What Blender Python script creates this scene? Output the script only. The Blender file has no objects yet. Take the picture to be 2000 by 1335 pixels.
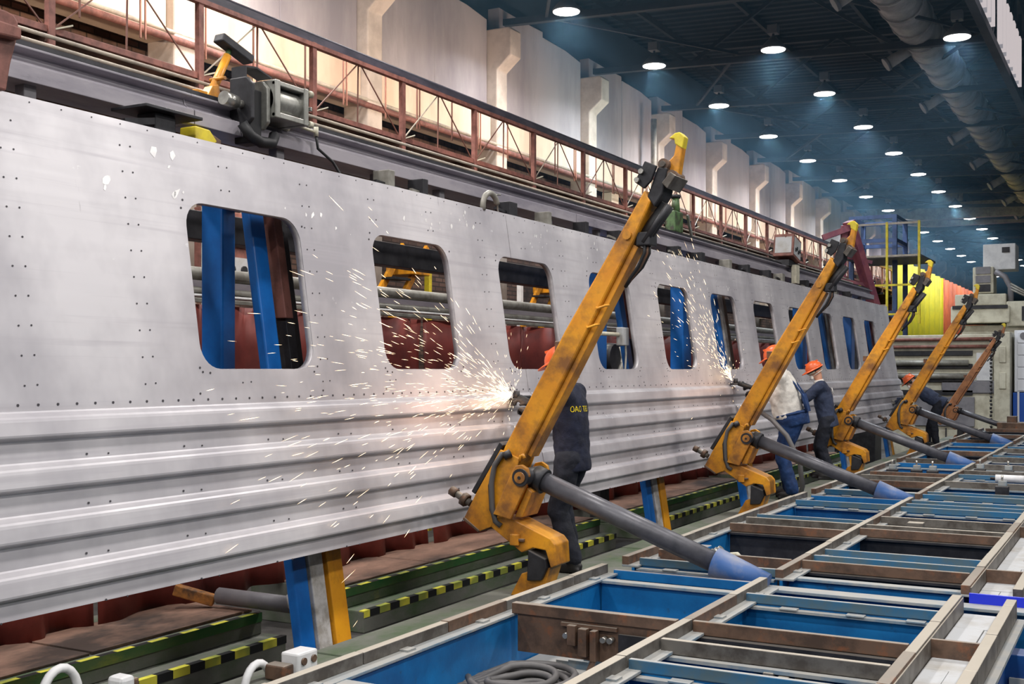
import bpy, bmesh, math, random
from mathutils import Vector, Matrix, Euler, noise
R = math.radians
SC = bpy.context.scene
COL = SC.collection
random.seed(7)

# ------------------------------------------------------------------ camera, world, exposure
cam = bpy.data.cameras.new('camera'); cam.sensor_width = 36.0; cam.lens = 40.5
cam.shift_y = 0.02675; cam.clip_end = 400; cam.clip_start = 0.05
camo = bpy.data.objects.new('camera', cam); COL.objects.link(camo)
camo.location = (0, 0, 1.6); camo.rotation_euler = (R(90), 0, math.atan(1237/2250.0))
SC.camera = camo
SC.view_settings.view_transform = 'Standard'; SC.view_settings.look = 'None'
SC.view_settings.gamma = 1.0; SC.view_settings.use_curve_mapping = False
SC.view_settings.exposure = 0.0
w = bpy.data.worlds.new('hall_air'); SC.world = w; w.use_nodes = True
w.node_tree.nodes['Background'].inputs[0].default_value = (0.26, 0.36, 0.44, 1)
w.node_tree.nodes['Background'].inputs[1].default_value = 0.20
SC.cycles.use_denoising = True
SC.cycles.max_bounces = 6; SC.cycles.diffuse_bounces = 3; SC.cycles.glossy_bounces = 3
SC.cycles.transparent_max_bounces = 6; SC.cycles.caustics_reflective = False; SC.cycles.caustics_refractive = False
SC.cycles.sample_clamp_indirect = 4.0

LAMP_POWER = 190.0
def light(name, kind, loc, power, col=(1, 1, 1), size=0.5, aim=None, spread=None):
    l = bpy.data.lights.new(name, kind); l.energy = power; l.color = col
    if kind == 'AREA':
        l.shape = 'DISK'; l.size = size
        if spread: l.spread = R(spread)
    elif kind == 'POINT': l.shadow_soft_size = size
    o = bpy.data.objects.new(name, l); COL.objects.link(o); o.location = loc
    if aim is not None:
        o.rotation_euler = (Vector(aim) - Vector(loc)).to_track_quat('-Z', 'Y').to_euler()
    return o
# rows of hall lamps beyond the frame (right of and behind the camera)
for yy in (-11.0, -3.0, 5.0, 13.0, 21.0):
    for xx in (-11.0, -7.6, -1.6, 4.4, 10.4):
        if yy > 17 and xx < 0: continue
        light('hall_lamp_light', 'AREA', (xx, yy, 9.1), LAMP_POWER*1.95, (1.0, 0.96, 0.93), 1.0)
# added lights without fixtures behind the cable tray, brightening the long wall
for k, yy in enumerate((7, 11, 15, 19, 23, 27.5, 32, 37, 42, 48)):
    c = (.82, 1.0, .95) if k == 5 else (1.0, 0.80, 0.62)
    o = light('added_wall_light', 'AREA', (-9.9, yy, 5.93), 62, c, 0.5, aim=(-13, yy + .8, 7.5))
    o.data.spread = R(115); o.data.shape = 'RECTANGLE'; o.data.size = 2.2; o.data.size_y = .12
for yy in (10, 16, 22):
    light('work_light', 'AREA', (-8.4, yy, 4.2), 25, (1.0, 0.82, 0.68), 0.6, aim=(-13, yy + 1, 2.6))

# ------------------------------------------------------------------ helpers
OFF = {}
def srgb(r, g, b):
    f = lambda c: (c/255/12.92) if c <= 10 else ((c/255+0.055)/1.055)**2.4
    return (f(r), f(g), f(b), 1)

class MB:
    def __init__(s): s.v = []; s.f = []; s.s = []
    def add(s, vs, fs, sm=False):
        n = len(s.v); s.v += [tuple(v) for v in vs]
        for f in fs: s.f.append([i+n for i in f]); s.s.append(sm)
        return s
    def box(s, x0, x1, y0, y1, z0, z1):
        if x0 > x1: x0, x1 = x1, x0
        if y0 > y1: y0, y1 = y1, y0
        if z0 > z1: z0, z1 = z1, z0
        v = [(x, y, z) for z in (z0, z1) for x, y in ((x0, y0), (x1, y0), (x1, y1), (x0, y1))]
        return s.add(v, [(3, 2, 1, 0), (4, 5, 6, 7), (0, 1, 5, 4), (1, 2, 6, 5), (2, 3, 7, 6), (3, 0, 4, 7)])
    def bar(s, p0, p1, wd, ht, up=(0, 0, 1)):
        p0 = Vector(p0); p1 = Vector(p1); d = (p1-p0).normalized(); up = Vector(up)
        if abs(d.dot(up)) > .99: up = Vector((0, 1, 0))
        a = d.cross(up).normalized()*wd/2; b = a.cross(d).normalized()*ht/2
        v = [p+i*a+j*b for p in (p0, p1) for i, j in ((-1, -1), (1, -1), (1, 1), (-1, 1))]
        return s.add(v, [(0, 1, 2, 3), (7, 6, 5, 4), (4, 5, 1, 0), (5, 6, 2, 1), (6, 7, 3, 2), (7, 4, 0, 3)])
    def loft(s, rings, sm=True, cap=True):
        n = len(rings[0]); v = [p for r in rings for p in r]; f = []
        for k in range(len(rings)-1):
            for i in range(n):
                j = (i+1) % n
                f.append((k*n+i, k*n+j, (k+1)*n+j, (k+1)*n+i))
        s.add(v, f, sm)
        if cap:
            b = len(s.v)-len(v)
            s.f.append([b+i for i in range(n)][::-1]); s.s.append(False)
            s.f.append([b+(len(rings)-1)*n+i for i in range(n)]); s.s.append(False)
        return s
    def cyl(s, p0, p1, r0, r1=None, n=12, cap=True):
        p0 = Vector(p0); p1 = Vector(p1); r1 = r0 if r1 is None else r1
        d = (p1-p0).normalized(); up = Vector((0, 0, 1)) if abs(d.z) < .95 else Vector((0, 1, 0))
        a = d.cross(up).normalized(); b = d.cross(a).normalized()
        ring = lambda p, r: [p+a*math.cos(-t)*r+b*math.sin(-t)*r for t in [2*math.pi*i/n for i in range(n)]]
        return s.loft([ring(p0, r0), ring(p1, r1)][::-1], True, cap)
    def tube(s, pts, r, n=7, ry=None):
        pts = [Vector(p) for p in pts]; rings = []; a = None
        for i, p in enumerate(pts):
            d = (pts[min(i+1, len(pts)-1)]-pts[max(i-1, 0)]).normalized()
            if a is None:
                up = Vector((0, 0, 1)) if abs(d.z) < .9 else Vector((0, 1, 0)); a = d.cross(up).normalized()
            else: a = (a-d*a.dot(d)).normalized()
            b = d.cross(a)
            rr = r[i] if isinstance(r, (list, tuple)) else r
            rings.append([p+a*math.cos(t)*rr+b*math.sin(t)*rr for t in [2*math.pi*k/n for k in range(n)]])
        return s.loft(rings)
    def prism(s, pts, axis, a0, a1):
        # polygon given CCW in (x,z) for 'y', (y,z) for 'x', (x,y) for 'z'
        m = {'y': lambda p, t: (p[0], t, p[1]), 'x': lambda p, t: (t, p[0], p[1]), 'z': lambda p, t: (p[0], p[1], t)}[axis]
        n = len(pts); v = [m(p, a0) for p in pts]+[m(p, a1) for p in pts]
        f = [list(range(n)), list(range(n, 2*n))[::-1]]
        for i in range(n):
            j = (i+1) % n; f.append((i, i+n, j+n, j))
        return s.add(v, f)
    def ell(s, c, r, nu=12, nv=8, mat=None, z0=-90, z1=90):
        rings = []
        for k in range(nv+1):
            t = R(z0+(z1-z0)*k/nv); ct = max(math.cos(t), .02)
            ring = []
            for i in range(nu):
                a = 2*math.pi*i/nu
                p = Vector((r[0]*ct*math.cos(a), r[1]*ct*math.sin(a), r[2]*math.sin(t)))
                if mat: p = mat @ p
                ring.append(p+Vector(c))
            rings.append(ring)
        return s.loft(rings)
    def build(s, name, mat, parent=None, bev=0, kind=None, fix=True):
        me = bpy.data.meshes.new(name)
        off = OFF.get(parent.name, Vector((0, 0, 0))) if parent else Vector((0, 0, 0))
        me.from_pydata([(v[0]-off.x, v[1]-off.y, v[2]-off.z) for v in s.v], [], s.f)
        me.polygons.foreach_set('use_smooth', s.s)
        if fix:
            bm = bmesh.new(); bm.from_mesh(me); bmesh.ops.recalc_face_normals(bm, faces=bm.faces); bm.to_mesh(me); bm.free()
        me.update()
        if mat: me.materials.append(mat)
        o = bpy.data.objects.new(name, me); COL.objects.link(o)
        if parent: o.parent = parent; OFF[o.name] = off
        if bev:
            m = o.modifiers.new('bevel', 'BEVEL'); m.width = bev; m.segments = 2; m.limit_method = 'ANGLE'
        if kind: o['kind'] = kind
        return o

def tag(o, label, cat, group=None):
    o['label'] = label; o['category'] = cat
    if group: o['group'] = group
    return o
def thing(name, label, cat, loc, group=None):
    o = bpy.data.objects.new(name, None); COL.objects.link(o); o.location = loc; o.empty_display_size = .2
    OFF[o.name] = Vector(loc)
    return tag(o, label, cat, group)
def struct(name, loc=(0, 0, 0)):
    o = bpy.data.objects.new(name, None); COL.objects.link(o); o.location = loc; o['kind'] = 'structure'
    OFF[o.name] = Vector(loc); return o
def dup(root, loc, label=None, group=None, rot=None):
    r = root.copy(); COL.objects.link(r); r.location = loc
    if rot: r.rotation_euler = rot
    if label: r['label'] = label
    if group: r['group'] = group
    def rec(src, dst):
        for ch in list(src.children):
            c = ch.copy(); COL.objects.link(c); c.parent = dst; rec(ch, c)
    rec(root, r); return r
ORD = ['first', 'second', 'third', 'fourth', 'fifth', 'sixth', 'seventh', 'eighth', 'ninth', 'tenth', 'eleventh', 'twelfth',
       'thirteenth', 'fourteenth', 'fifteenth', 'sixteenth', 'seventeenth', 'eighteenth', 'nineteenth', 'twentieth']

# ------------------------------------------------------------------ materials
MT = {}
def M(name, col, rough=.6, metal=0.0, col2=None, scale=5, lo=.42, hi=.62, dust=None, dustamt=.0, bump=0.0, bscale=60,
      stretch=(1, 1, 1), rust=None, rscale=9, rlo=.6, rhi=.7, spec=.5):
    if name in MT: return MT[name]
    m = bpy.data.materials.new(name); m.use_nodes = True; nt = m.node_tree; N = nt.nodes; L = nt.links
    b = N['Principled BSDF']; b.inputs['Roughness'].default_value = rough; b.inputs['Metallic'].default_value = metal
    b.inputs['Specular IOR Level'].default_value = spec
    tc = N.new('ShaderNodeTexCoord'); mp = N.new('ShaderNodeMapping'); mp.inputs['Scale'].default_value = stretch
    L.new(tc.outputs['Object'], mp.inputs[0]); out = None
    def noi(sc, det=6):
        n = N.new('ShaderNodeTexNoise'); n.inputs['Scale'].default_value = sc; n.inputs['Detail'].default_value = det
        n.inputs['Roughness'].default_value = .65
        L.new(mp.outputs[0], n.inputs['Vector']); return n.outputs['Fac']
    def ramp(src, a, c):
        r = N.new('ShaderNodeMapRange'); r.inputs[1].default_value = a; r.inputs[2].default_value = c
        L.new(src, r.inputs[0]); return r.outputs[0]
    def mix(fac, A, B):
        x = N.new('ShaderNodeMix'); x.data_type = 'RGBA'
        if hasattr(fac, 'links') or not isinstance(fac, float): L.new(fac, x.inputs[0])
        else: x.inputs[0].default_value = fac
        for k, q in ((6, A), (7, B)):
            if isinstance(q, tuple): x.inputs[k].default_value = q
            else: L.new(q, x.inputs[k])
        return x.outputs[2]
    out = col
    if col2: out = mix(ramp(noi(scale), lo, hi), col, col2)
    if rust: out = mix(ramp(noi(rscale, 9), rlo, rhi), out, rust)
    if dust:
        g = N.new('ShaderNodeNewGeometry'); sx = N.new('ShaderNodeSeparateXYZ'); L.new(g.outputs['Normal'], sx.inputs[0])
        mu = N.new('ShaderNodeMath'); mu.operation = 'MULTIPLY'; mu.inputs[1].default_value = dustamt
        L.new(ramp(sx.outputs['Z'], .55, .95), mu.inputs[0]); out = mix(mu.outputs[0], out, dust)
    if isinstance(out, tuple): b.inputs['Base Color'].default_value = out
    else: L.new(out, b.inputs['Base Color'])
    if bump:
        bp = N.new('ShaderNodeBump'); bp.inputs['Strength'].default_value = bump; bp.inputs['Distance'].default_value = .02
        L.new(noi(bscale, 4), bp.inputs['Height']); L.new(bp.outputs[0], b.inputs['Normal'])
    MT[name] = m; return m
DUST = srgb(150, 144, 134)
def emis(name, col, st):
    m = bpy.data.materials.new(name); m.use_nodes = True; nt = m.node_tree
    for n in list(nt.nodes):
        if n.type == 'BSDF_PRINCIPLED': nt.nodes.remove(n)
    e = nt.nodes.new('ShaderNodeEmission'); e.inputs[0].default_value = col; e.inputs[1].default_value = st
    nt.links.new(e.outputs[0], nt.nodes['Material Output'].inputs[0]); return m

m_blue = M('blue_paint', srgb(18, 112, 174), .42, 0, srgb(14, 92, 150), 3, dust=DUST, dustamt=.85, rust=srgb(40, 70, 95), rlo=.62, rhi=.75, bump=.05)
m_blued = M('deep_blue_paint', srgb(12, 70, 135), .45, 0, srgb(8, 52, 112), 3, dust=DUST, dustamt=.3)
m_ultra = M('ultramarine_paint', srgb(25, 45, 200), .4, 0, dust=DUST, dustamt=.25)
m_post = M('post_blue_paint', srgb(14, 100, 178), .38, 0, srgb(8, 80, 150), 4, .35, .7, bump=.04)
m_brown = M('brown_steel', srgb(112, 88, 72), .55, .3, srgb(80, 64, 54), 6, dust=DUST, dustamt=.75, rust=srgb(150, 92, 58), rlo=.55, rhi=.75)
m_bar = M('machined_bar', srgb(112, 108, 102), .5, .35, srgb(80, 74, 68), 7, dust=srgb(182, 174, 160), dustamt=.85)
m_flange = M('dusty_flange', srgb(150, 152, 150), .6, 0, srgb(104, 128, 146), 5, dust=srgb(150, 147, 141), dustamt=.7)
m_teal = M('worn_blue_bar', srgb(30, 98, 140), .5, 0, srgb(74, 96, 106), 3, .38, .6, dust=srgb(158, 156, 150), dustamt=.85)
m_tiled = M('tray_plate', srgb(150, 148, 142), .6, 0, srgb(170, 160, 146), 4)
m_dark = M('dark_steel', srgb(52, 52, 56), .5, .3, srgb(34, 34, 38), 6, dust=srgb(120, 115, 108), dustamt=.5)
m_black = M('black_rubber', srgb(26, 27, 30), .55)
m_hose = M('grey_hose', srgb(84, 82, 82), .55)
m_yel = M('yellow_paint', srgb(230, 160, 36), .38, 0, srgb(206, 132, 34), 3.5, .35, .7, dust=srgb(170, 140, 90), dustamt=.2, rust=srgb(128, 84, 42), rscale=3.2, rlo=.46, rhi=.66, bump=.06, bscale=30)
m_yelb = M('brown_orange_paint', srgb(176, 118, 74), .5, 0, srgb(140, 92, 60), 4, rust=srgb(104, 70, 52), rlo=.55, rhi=.7)
m_yelc = M('bright_yellow_paint', srgb(225, 205, 50), .45, 0, srgb(190, 168, 50), 5)
m_strut = M('strut_grey_paint', srgb(92, 92, 98), .38, .2, srgb(74, 74, 80), 5, .4, .6, bump=.04)
m_sock = M('socket_blue_grey', srgb(52, 92, 150), .5, 0, srgb(110, 120, 146), 5, dust=DUST, dustamt=.3)
m_grey = M('grey_paint', srgb(132, 130, 134), .5, 0, srgb(112, 110, 116), 3)
m_gird = M('girder_grey', srgb(156, 151, 158), .5, 0, srgb(128, 124, 134), 3, stretch=(1, .3, 1), rust=srgb(78, 74, 80), rscale=6, rlo=.62, rhi=.8)
m_steel = M('bright_steel', srgb(186, 184, 178), .32, .8, srgb(150, 148, 142), 9)
m_cast = M('cast_aluminium', srgb(160, 160, 154), .38, .6, srgb(136, 136, 130), 9)
m_beige = M('beige_machine_paint', srgb(206, 202, 182), .5, 0, srgb(178, 172, 152), 3, rust=srgb(140, 110, 86), rlo=.66, rhi=.78)
m_white = M('white_paint', srgb(222, 222, 222), .5, 0, srgb(198, 198, 200), 3)
m_tile = M('dusty_tile', srgb(176, 178, 180), .6, 0, srgb(156, 152, 145), 4, .45, .7, rust=srgb(140, 118, 98), rscale=5, rlo=.66, rhi=.8)
m_wpost = M('white_post_paint', srgb(192, 190, 188), .55, 0, srgb(150, 145, 138), 8, rust=srgb(108, 92, 74), rlo=.64, rhi=.72)
m_rail = M('rusty_rail_paint', srgb(136, 88, 78), .6, 0, srgb(104, 66, 58), 6, rust=srgb(90, 52, 42), rlo=.6, rhi=.75)
m_rod = M('thin_rod_rust', srgb(110, 74, 64), .6)
m_rustd = M('dark_rust_boards', srgb(96, 68, 54), .75, 0, srgb(62, 46, 40), 3)
m_tray = M('cable_tray', srgb(70, 66, 76), .55, 0, srgb(44, 44, 54), 4, stretch=(1, .3, 1))
m_pipe = M('wall_pipe', srgb(180, 168, 152), .5, 0, srgb(150, 140, 128), 5)
m_pipeg = M('grey_pipe', srgb(150, 148, 140), .45, .2, srgb(120, 116, 108), 5)
m_cream = M('cream_plaster', srgb(228, 206, 182), .85, 0, srgb(206, 180, 156), 1.2, .42, .7, rust=srgb(150, 122, 98), rscale=1.6, rlo=.68, rhi=.8, stretch=(1, 1, .35), bump=.15, bscale=8)
m_conc = M('wall_concrete', srgb(176, 168, 170), .85, 0, srgb(146, 138, 142), .6, .4, .65, rust=srgb(128, 118, 116), rscale=.7, rlo=.62, rhi=.85, stretch=(1, 1, .3), bump=.12, bscale=6)
m_colm = M('column_concrete', srgb(206, 192, 180), .85, 0, srgb(180, 166, 154), 1.5, bump=.1, bscale=8)
m_decks = M('ceiling_deck', srgb(34, 44, 56), .8, 0, srgb(25, 33, 43), .6)
m_truss = M('truss_paint', srgb(50, 55, 64), .7, 0, srgb(38, 43, 52), 1.5)
m_duct = M('duct_lagging', srgb(196, 196, 194), .5, .1, srgb(150, 152, 154), 1.5)
m_floor = M('shop_floor', srgb(78, 76, 74), .75, 0, srgb(56, 55, 55), 1.5, bump=.1)
m_step = M('step_green', srgb(36, 104, 52), .75, 0, srgb(92, 112, 70), 1.6, .4, .65, rust=srgb(150, 150, 62), rscale=1.4, rlo=.6, rhi=.75, stretch=(1, .5, 1.4), bump=.1)
m_stepg = M('step_concrete', srgb(112, 114, 106), .8, 0, srgb(72, 96, 60), 2.2, .45, .7, rust=srgb(146, 142, 72), rscale=2, rlo=.64, rhi=.78, stretch=(1, .6, 1), bump=.15, bscale=20)
m_board = M('sooty_board', srgb(176, 138, 118), .75, 0, srgb(70, 58, 52), 1.1, .4, .62, stretch=(1, .5, 1))
m_curt = M('maroon_curtain', srgb(140, 62, 54), .5, 0, srgb(112, 48, 44), 2)
m_navy = M('navy_cloth', srgb(20, 27, 50), .85, 0, srgb(13, 18, 36), 9, bump=.25, bscale=60)
m_navy2 = M('slate_cloth', srgb(48, 58, 82), .85, 0, srgb(36, 44, 66), 9, bump=.25, bscale=60)
m_trs = M('dark_trousers_cloth', srgb(19, 24, 38), .85, 0, srgb(12, 16, 27), 9, bump=.25, bscale=50)
m_dung = M('blue_dungaree_cloth', srgb(22, 58, 108), .8, 0, srgb(14, 42, 84), 9, bump=.25, bscale=50)
m_shirt = M('white_shirt_cloth', srgb(216, 212, 204), .85, 0, srgb(192, 186, 178), 7, bump=.25, bscale=40)
m_skin = M('skin', srgb(206, 150, 122), .6)
m_orange = M('orange_helmet', srgb(232, 104, 48), .35, 0, srgb(214, 92, 44), 9)
m_mask = M('white_mask', srgb(228, 222, 214), .7)
m_glove = M('dark_glove', srgb(34, 36, 42), .8, bump=.2)
m_gloveg = M('grey_glove', srgb(150, 146, 142), .8, 0, srgb(110, 106, 104), 20, bump=.2)
m_boot = M('black_boot', srgb(28, 27, 27), .5)
m_text = M('yellow_print', srgb(240, 214, 20), .6)
m_glass = M('goggle_lens', srgb(190, 180, 160), .15)
m_green = M('green_machine_paint', srgb(80, 108, 66), .5, 0, srgb(48, 66, 44), 8, rust=srgb(60, 52, 44), rlo=.5, rhi=.62)
m_purple = M('plum_paint', srgb(128, 70, 78), .6, 0, srgb(104, 52, 70), 4)
m_tower = M('tower_blue_paint', srgb(66, 88, 130), .5, 0, srgb(52, 70, 106), 4)
m_weldy = M('yellow_screen', srgb(228, 210, 40), .6, 0, srgb(206, 196, 44), 1.5)
m_weldo = M('orange_screen', srgb(206, 100, 50), .6, 0, srgb(176, 78, 44), 1.2)
m_cab = M('cabinet_white', srgb(226, 228, 234), .45)
m_lampcap = M('lamp_cap', srgb(120, 124, 130), .5, .3)
m_lamp = emis('lamp_glow', (1.0, 0.97, 0.94, 1), 9.0)
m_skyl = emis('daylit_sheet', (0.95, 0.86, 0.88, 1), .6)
m_skyl2 = emis('daylit_sheet_shaded', (0.78, 0.76, 0.84, 1), .34)  # dimmer copy for every other slat, rib shading put into the glow
m_spark = emis('spark_glow', (1.0, 0.72, 0.44, 1), 7.0)

def brick_mat():
    m = bpy.data.materials.new('old_brick'); m.use_nodes = True; nt = m.node_tree; N = nt.nodes; L = nt.links
    b = N['Principled BSDF']; b.inputs['Roughness'].default_value = .9
    tc = N.new('ShaderNodeTexCoord'); sx = N.new('ShaderNodeSeparateXYZ'); cx = N.new('ShaderNodeCombineXYZ')
    L.new(tc.outputs['Object'], sx.inputs[0]); L.new(sx.outputs['Y'], cx.inputs[0]); L.new(sx.outputs['Z'], cx.inputs[1])
    t = N.new('ShaderNodeTexBrick'); L.new(cx.outputs[0], t.inputs['Vector'])
    t.inputs['Color1'].default_value = srgb(128, 98, 84); t.inputs['Color2'].default_value = srgb(94, 72, 62)
    t.inputs['Mortar'].default_value = srgb(70, 58, 52); t.inputs['Scale'].default_value = 1.0
    t.inputs['Mortar Size'].default_value = .014; t.inputs['Brick Width'].default_value = .30; t.inputs['Row Height'].default_value = .1
    n = N.new('ShaderNodeTexNoise'); n.inputs['Scale'].default_value = 1.3; n.inputs['Detail'].default_value = 5
    L.new(tc.outputs['Object'], n.inputs['Vector'])
    mr = N.new('ShaderNodeMapRange'); mr.inputs[1].default_value = .48; mr.inputs[2].default_value = .66; L.new(n.outputs['Fac'], mr.inputs[0])
    x = N.new('ShaderNodeMix'); x.data_type = 'RGBA'; L.new(mr.outputs[0], x.inputs[0]); L.new(t.outputs['Color'], x.inputs[6])
    x.inputs[7].default_value = srgb(58, 46, 42); L.new(x.outputs[2], b.inputs['Base Color'])
    bp = N.new('ShaderNodeBump'); bp.inputs['Strength'].default_value = .6; bp.inputs['Distance'].default_value = .02; bp.invert = True
    L.new(t.outputs['Fac'], bp.inputs['Height']); L.new(bp.outputs[0], b.inputs['Normal']); return m
m_brick = brick_mat()
def hazard_mat():
    m = bpy.data.materials.new('hazard_tape'); m.use_nodes = True; nt = m.node_tree; N = nt.nodes; L = nt.links
    b = N['Principled BSDF']; b.inputs['Roughness'].default_value = .6
    tc = N.new('ShaderNodeTexCoord'); sx = N.new('ShaderNodeSeparateXYZ'); L.new(tc.outputs['Object'], sx.inputs[0])
    a = N.new('ShaderNodeMath'); a.operation = 'MULTIPLY'; a.inputs[1].default_value = 3.1; L.new(sx.outputs['Y'], a.inputs[0])
    f = N.new('ShaderNodeMath'); f.operation = 'FRACT'; L.new(a.outputs[0], f.inputs[0])
    g = N.new('ShaderNodeMath'); g.operation = 'GREATER_THAN'; g.inputs[1].default_value = .52; L.new(f.outputs[0], g.inputs[0])
    n = N.new('ShaderNodeTexNoise'); n.inputs['Scale'].default_value = 3; L.new(tc.outputs['Object'], n.inputs['Vector'])
    mr = N.new('ShaderNodeMapRange'); mr.inputs[1].default_value = .45; mr.inputs[2].default_value = .6; L.new(n.outputs['Fac'], mr.inputs[0])
    y = N.new('ShaderNodeMix'); y.data_type = 'RGBA'; L.new(mr.outputs[0], y.inputs[0])
    y.inputs[6].default_value = srgb(226, 220, 76); y.inputs[7].default_value = srgb(150, 160, 70)
    x = N.new('ShaderNodeMix'); x.data_type = 'RGBA'; L.new(g.outputs[0], x.inputs[0]); L.new(y.outputs[2], x.inputs[6])
    x.inputs[7].default_value = srgb(18, 22, 24); L.new(x.outputs[2], b.inputs['Base Color']); return m
m_haz = hazard_mat()
def alu_mat():
    m = bpy.data.materials.new('brushed_aluminium'); m.use_nodes = True; nt = m.node_tree; N = nt.nodes; L = nt.links
    b = N['Principled BSDF']; b.inputs['Metallic'].default_value = .30
    tc = N.new('ShaderNodeTexCoord')
    def noi(sc, st, det=5):
        mp = N.new('ShaderNodeMapping'); mp.inputs['Scale'].default_value = st; L.new(tc.outputs['Object'], mp.inputs[0])
        n = N.new('ShaderNodeTexNoise'); n.inputs['Scale'].default_value = sc; n.inputs['Detail'].default_value = det
        n.inputs['Roughness'].default_value = .6; L.new(mp.outputs[0], n.inputs['Vector']); return n.outputs['Fac']
    def rng(s, a, c, d=0, e=1):
        r = N.new('ShaderNodeMapRange'); r.inputs[1].default_value = a; r.inputs[2].default_value = c
        r.inputs[3].default_value = d; r.inputs[4].default_value = e; L.new(s, r.inputs[0]); return r.outputs[0]
    def mix(f, A, B):
        x = N.new('ShaderNodeMix'); x.data_type = 'RGBA'; L.new(f, x.inputs[0])
        for k, q in ((6, A), (7, B)):
            if isinstance(q, tuple): x.inputs[k].default_value = q
            else: L.new(q, x.inputs[k])
        return x.outputs[2]
    c = mix(rng(noi(1.1, (1, .9, .7)), .36, .66), srgb(214, 211, 214), srgb(168, 165, 171))
    c = mix(rng(noi(3.0, (1, .12, 6), 6), .55, .8), c, srgb(180, 176, 182))
    c = mix(rng(noi(2.2, (1, 3, .5), 7), .69, .8), c, srgb(120, 116, 122))
    c = mix(rng(noi(5, (1, 1, 1.3), 8), .70, .75), c, srgb(240, 240, 240))
    L.new(c, b.inputs['Base Color'])
    L.new(rng(noi(4, (1, .2, 5), 4), .3, .7, .38, .52), b.inputs['Roughness'])
    bp = N.new('ShaderNodeBump'); bp.inputs['Strength'].default_value = .10; bp.inputs['Distance'].default_value = .03
    L.new(noi(1.6, (1, .6, 1), 2), bp.inputs['Height']); L.new(bp.outputs[0], b.inputs['Normal']); return m
m_alu = alu_mat()
m_patch = M('ground_glint_metal', srgb(244, 242, 240), .3, .15, srgb(226, 224, 224), 14)
m_aluf = M('window_frame_metal', srgb(176, 172, 174), .45, .4, srgb(150, 146, 150), 6)

# ------------------------------------------------------------------ setting: floor, walls, ceiling
def floor():
    f = MB().box(-14.4, 16, -14, 116, -.98, -.78).build('floor', m_floor); f['kind'] = 'structure'
    p = struct('trim_1', (-3.7, 14, 0))
    for i in range(13):      # concrete walkway slabs the workers stand on
        y = .8+i*2.2
        MB().box(-4.15, -3.42, y, y+2.185, -.78, random.uniform(-.006, 0)).build('walkway_slab', m_stepg, p, bev=.008)
floor()

COLY = [13.1+4.97*k-4.97 for k in range(0, 21)]
def wall_left():
    wl = struct('wall_left', (-13.3, 40, 0))
    MB().box(-13.9, -13.5, -2, 116, -.78, 4.4).build('brick_infill', m_brick, wl)
    MB().box(-14.6, -14.3, -2, 116, 4.4, 7.2).build('recess_brick', m_brick, wl)
    MB().box(-14.3, -13.52, -2, 116, 6.95, 7.2).build('recess_lintel', m_conc, wl)
    MB().box(-13.9, -13.52, -2, 116, 7.21, 11.5).build('upper_backing', m_decks, wl)
    for i, y in enumerate(COLY):
        # column with stepped corbel, its narrow faces towards the hall
        y0, y1 = y-.24, y+.24
        prof = [(-13.5, -.78), (-12.92, -.78), (-12.92, 8.42), (-12.56, 8.72), (-12.56, 9.3), (-12.62, 9.36), (-13.5, 9.36)]
        MB().prism(prof, 'y', y0, y1).build('concrete_column', m_colm, wl, bev=.03)
        yn = y+4.97
        # spandrel band and upper wall panels between columns
        MB().box(-13.5, -13.08, y1+.005, yn-.245, 6.62, 7.58).build('spandrel_beam', m_cream, wl, bev=.02)
        n = 2
        for k in range(n):
            a = y1+.01+(yn-.25-y1-.01)*k/n; c = y1+.01+(yn-.25-y1-.01)*(k+1)/n-.012
            t = 10.0-(.0 if k == 0 else random.uniform(.05, .3))
            poly = [(a, 7.6), (c, 7.6), (c, t-.12*k), (a+(c-a)*.6, t-.02), (a, t)]
            MB().prism(poly, 'x', -13.45, -13.16+random.uniform(-.015, .015)).build('wall_panel', m_conc, wl, bev=.015)
        # low brick piers closing parts of the dark openings
        if i % 3 == 1:
            MB().box(-13.5, -13.2, y1+1.6, y1+2.1, 3.6, 6.6).build('plaster_pier', m_cream, wl, bev=.01)
wall_left()
f = MB().box(-14.4, 16, 116, 116.4, -.78, 12).build('wall_far', m_decks); f['kind'] = 'structure'

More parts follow.
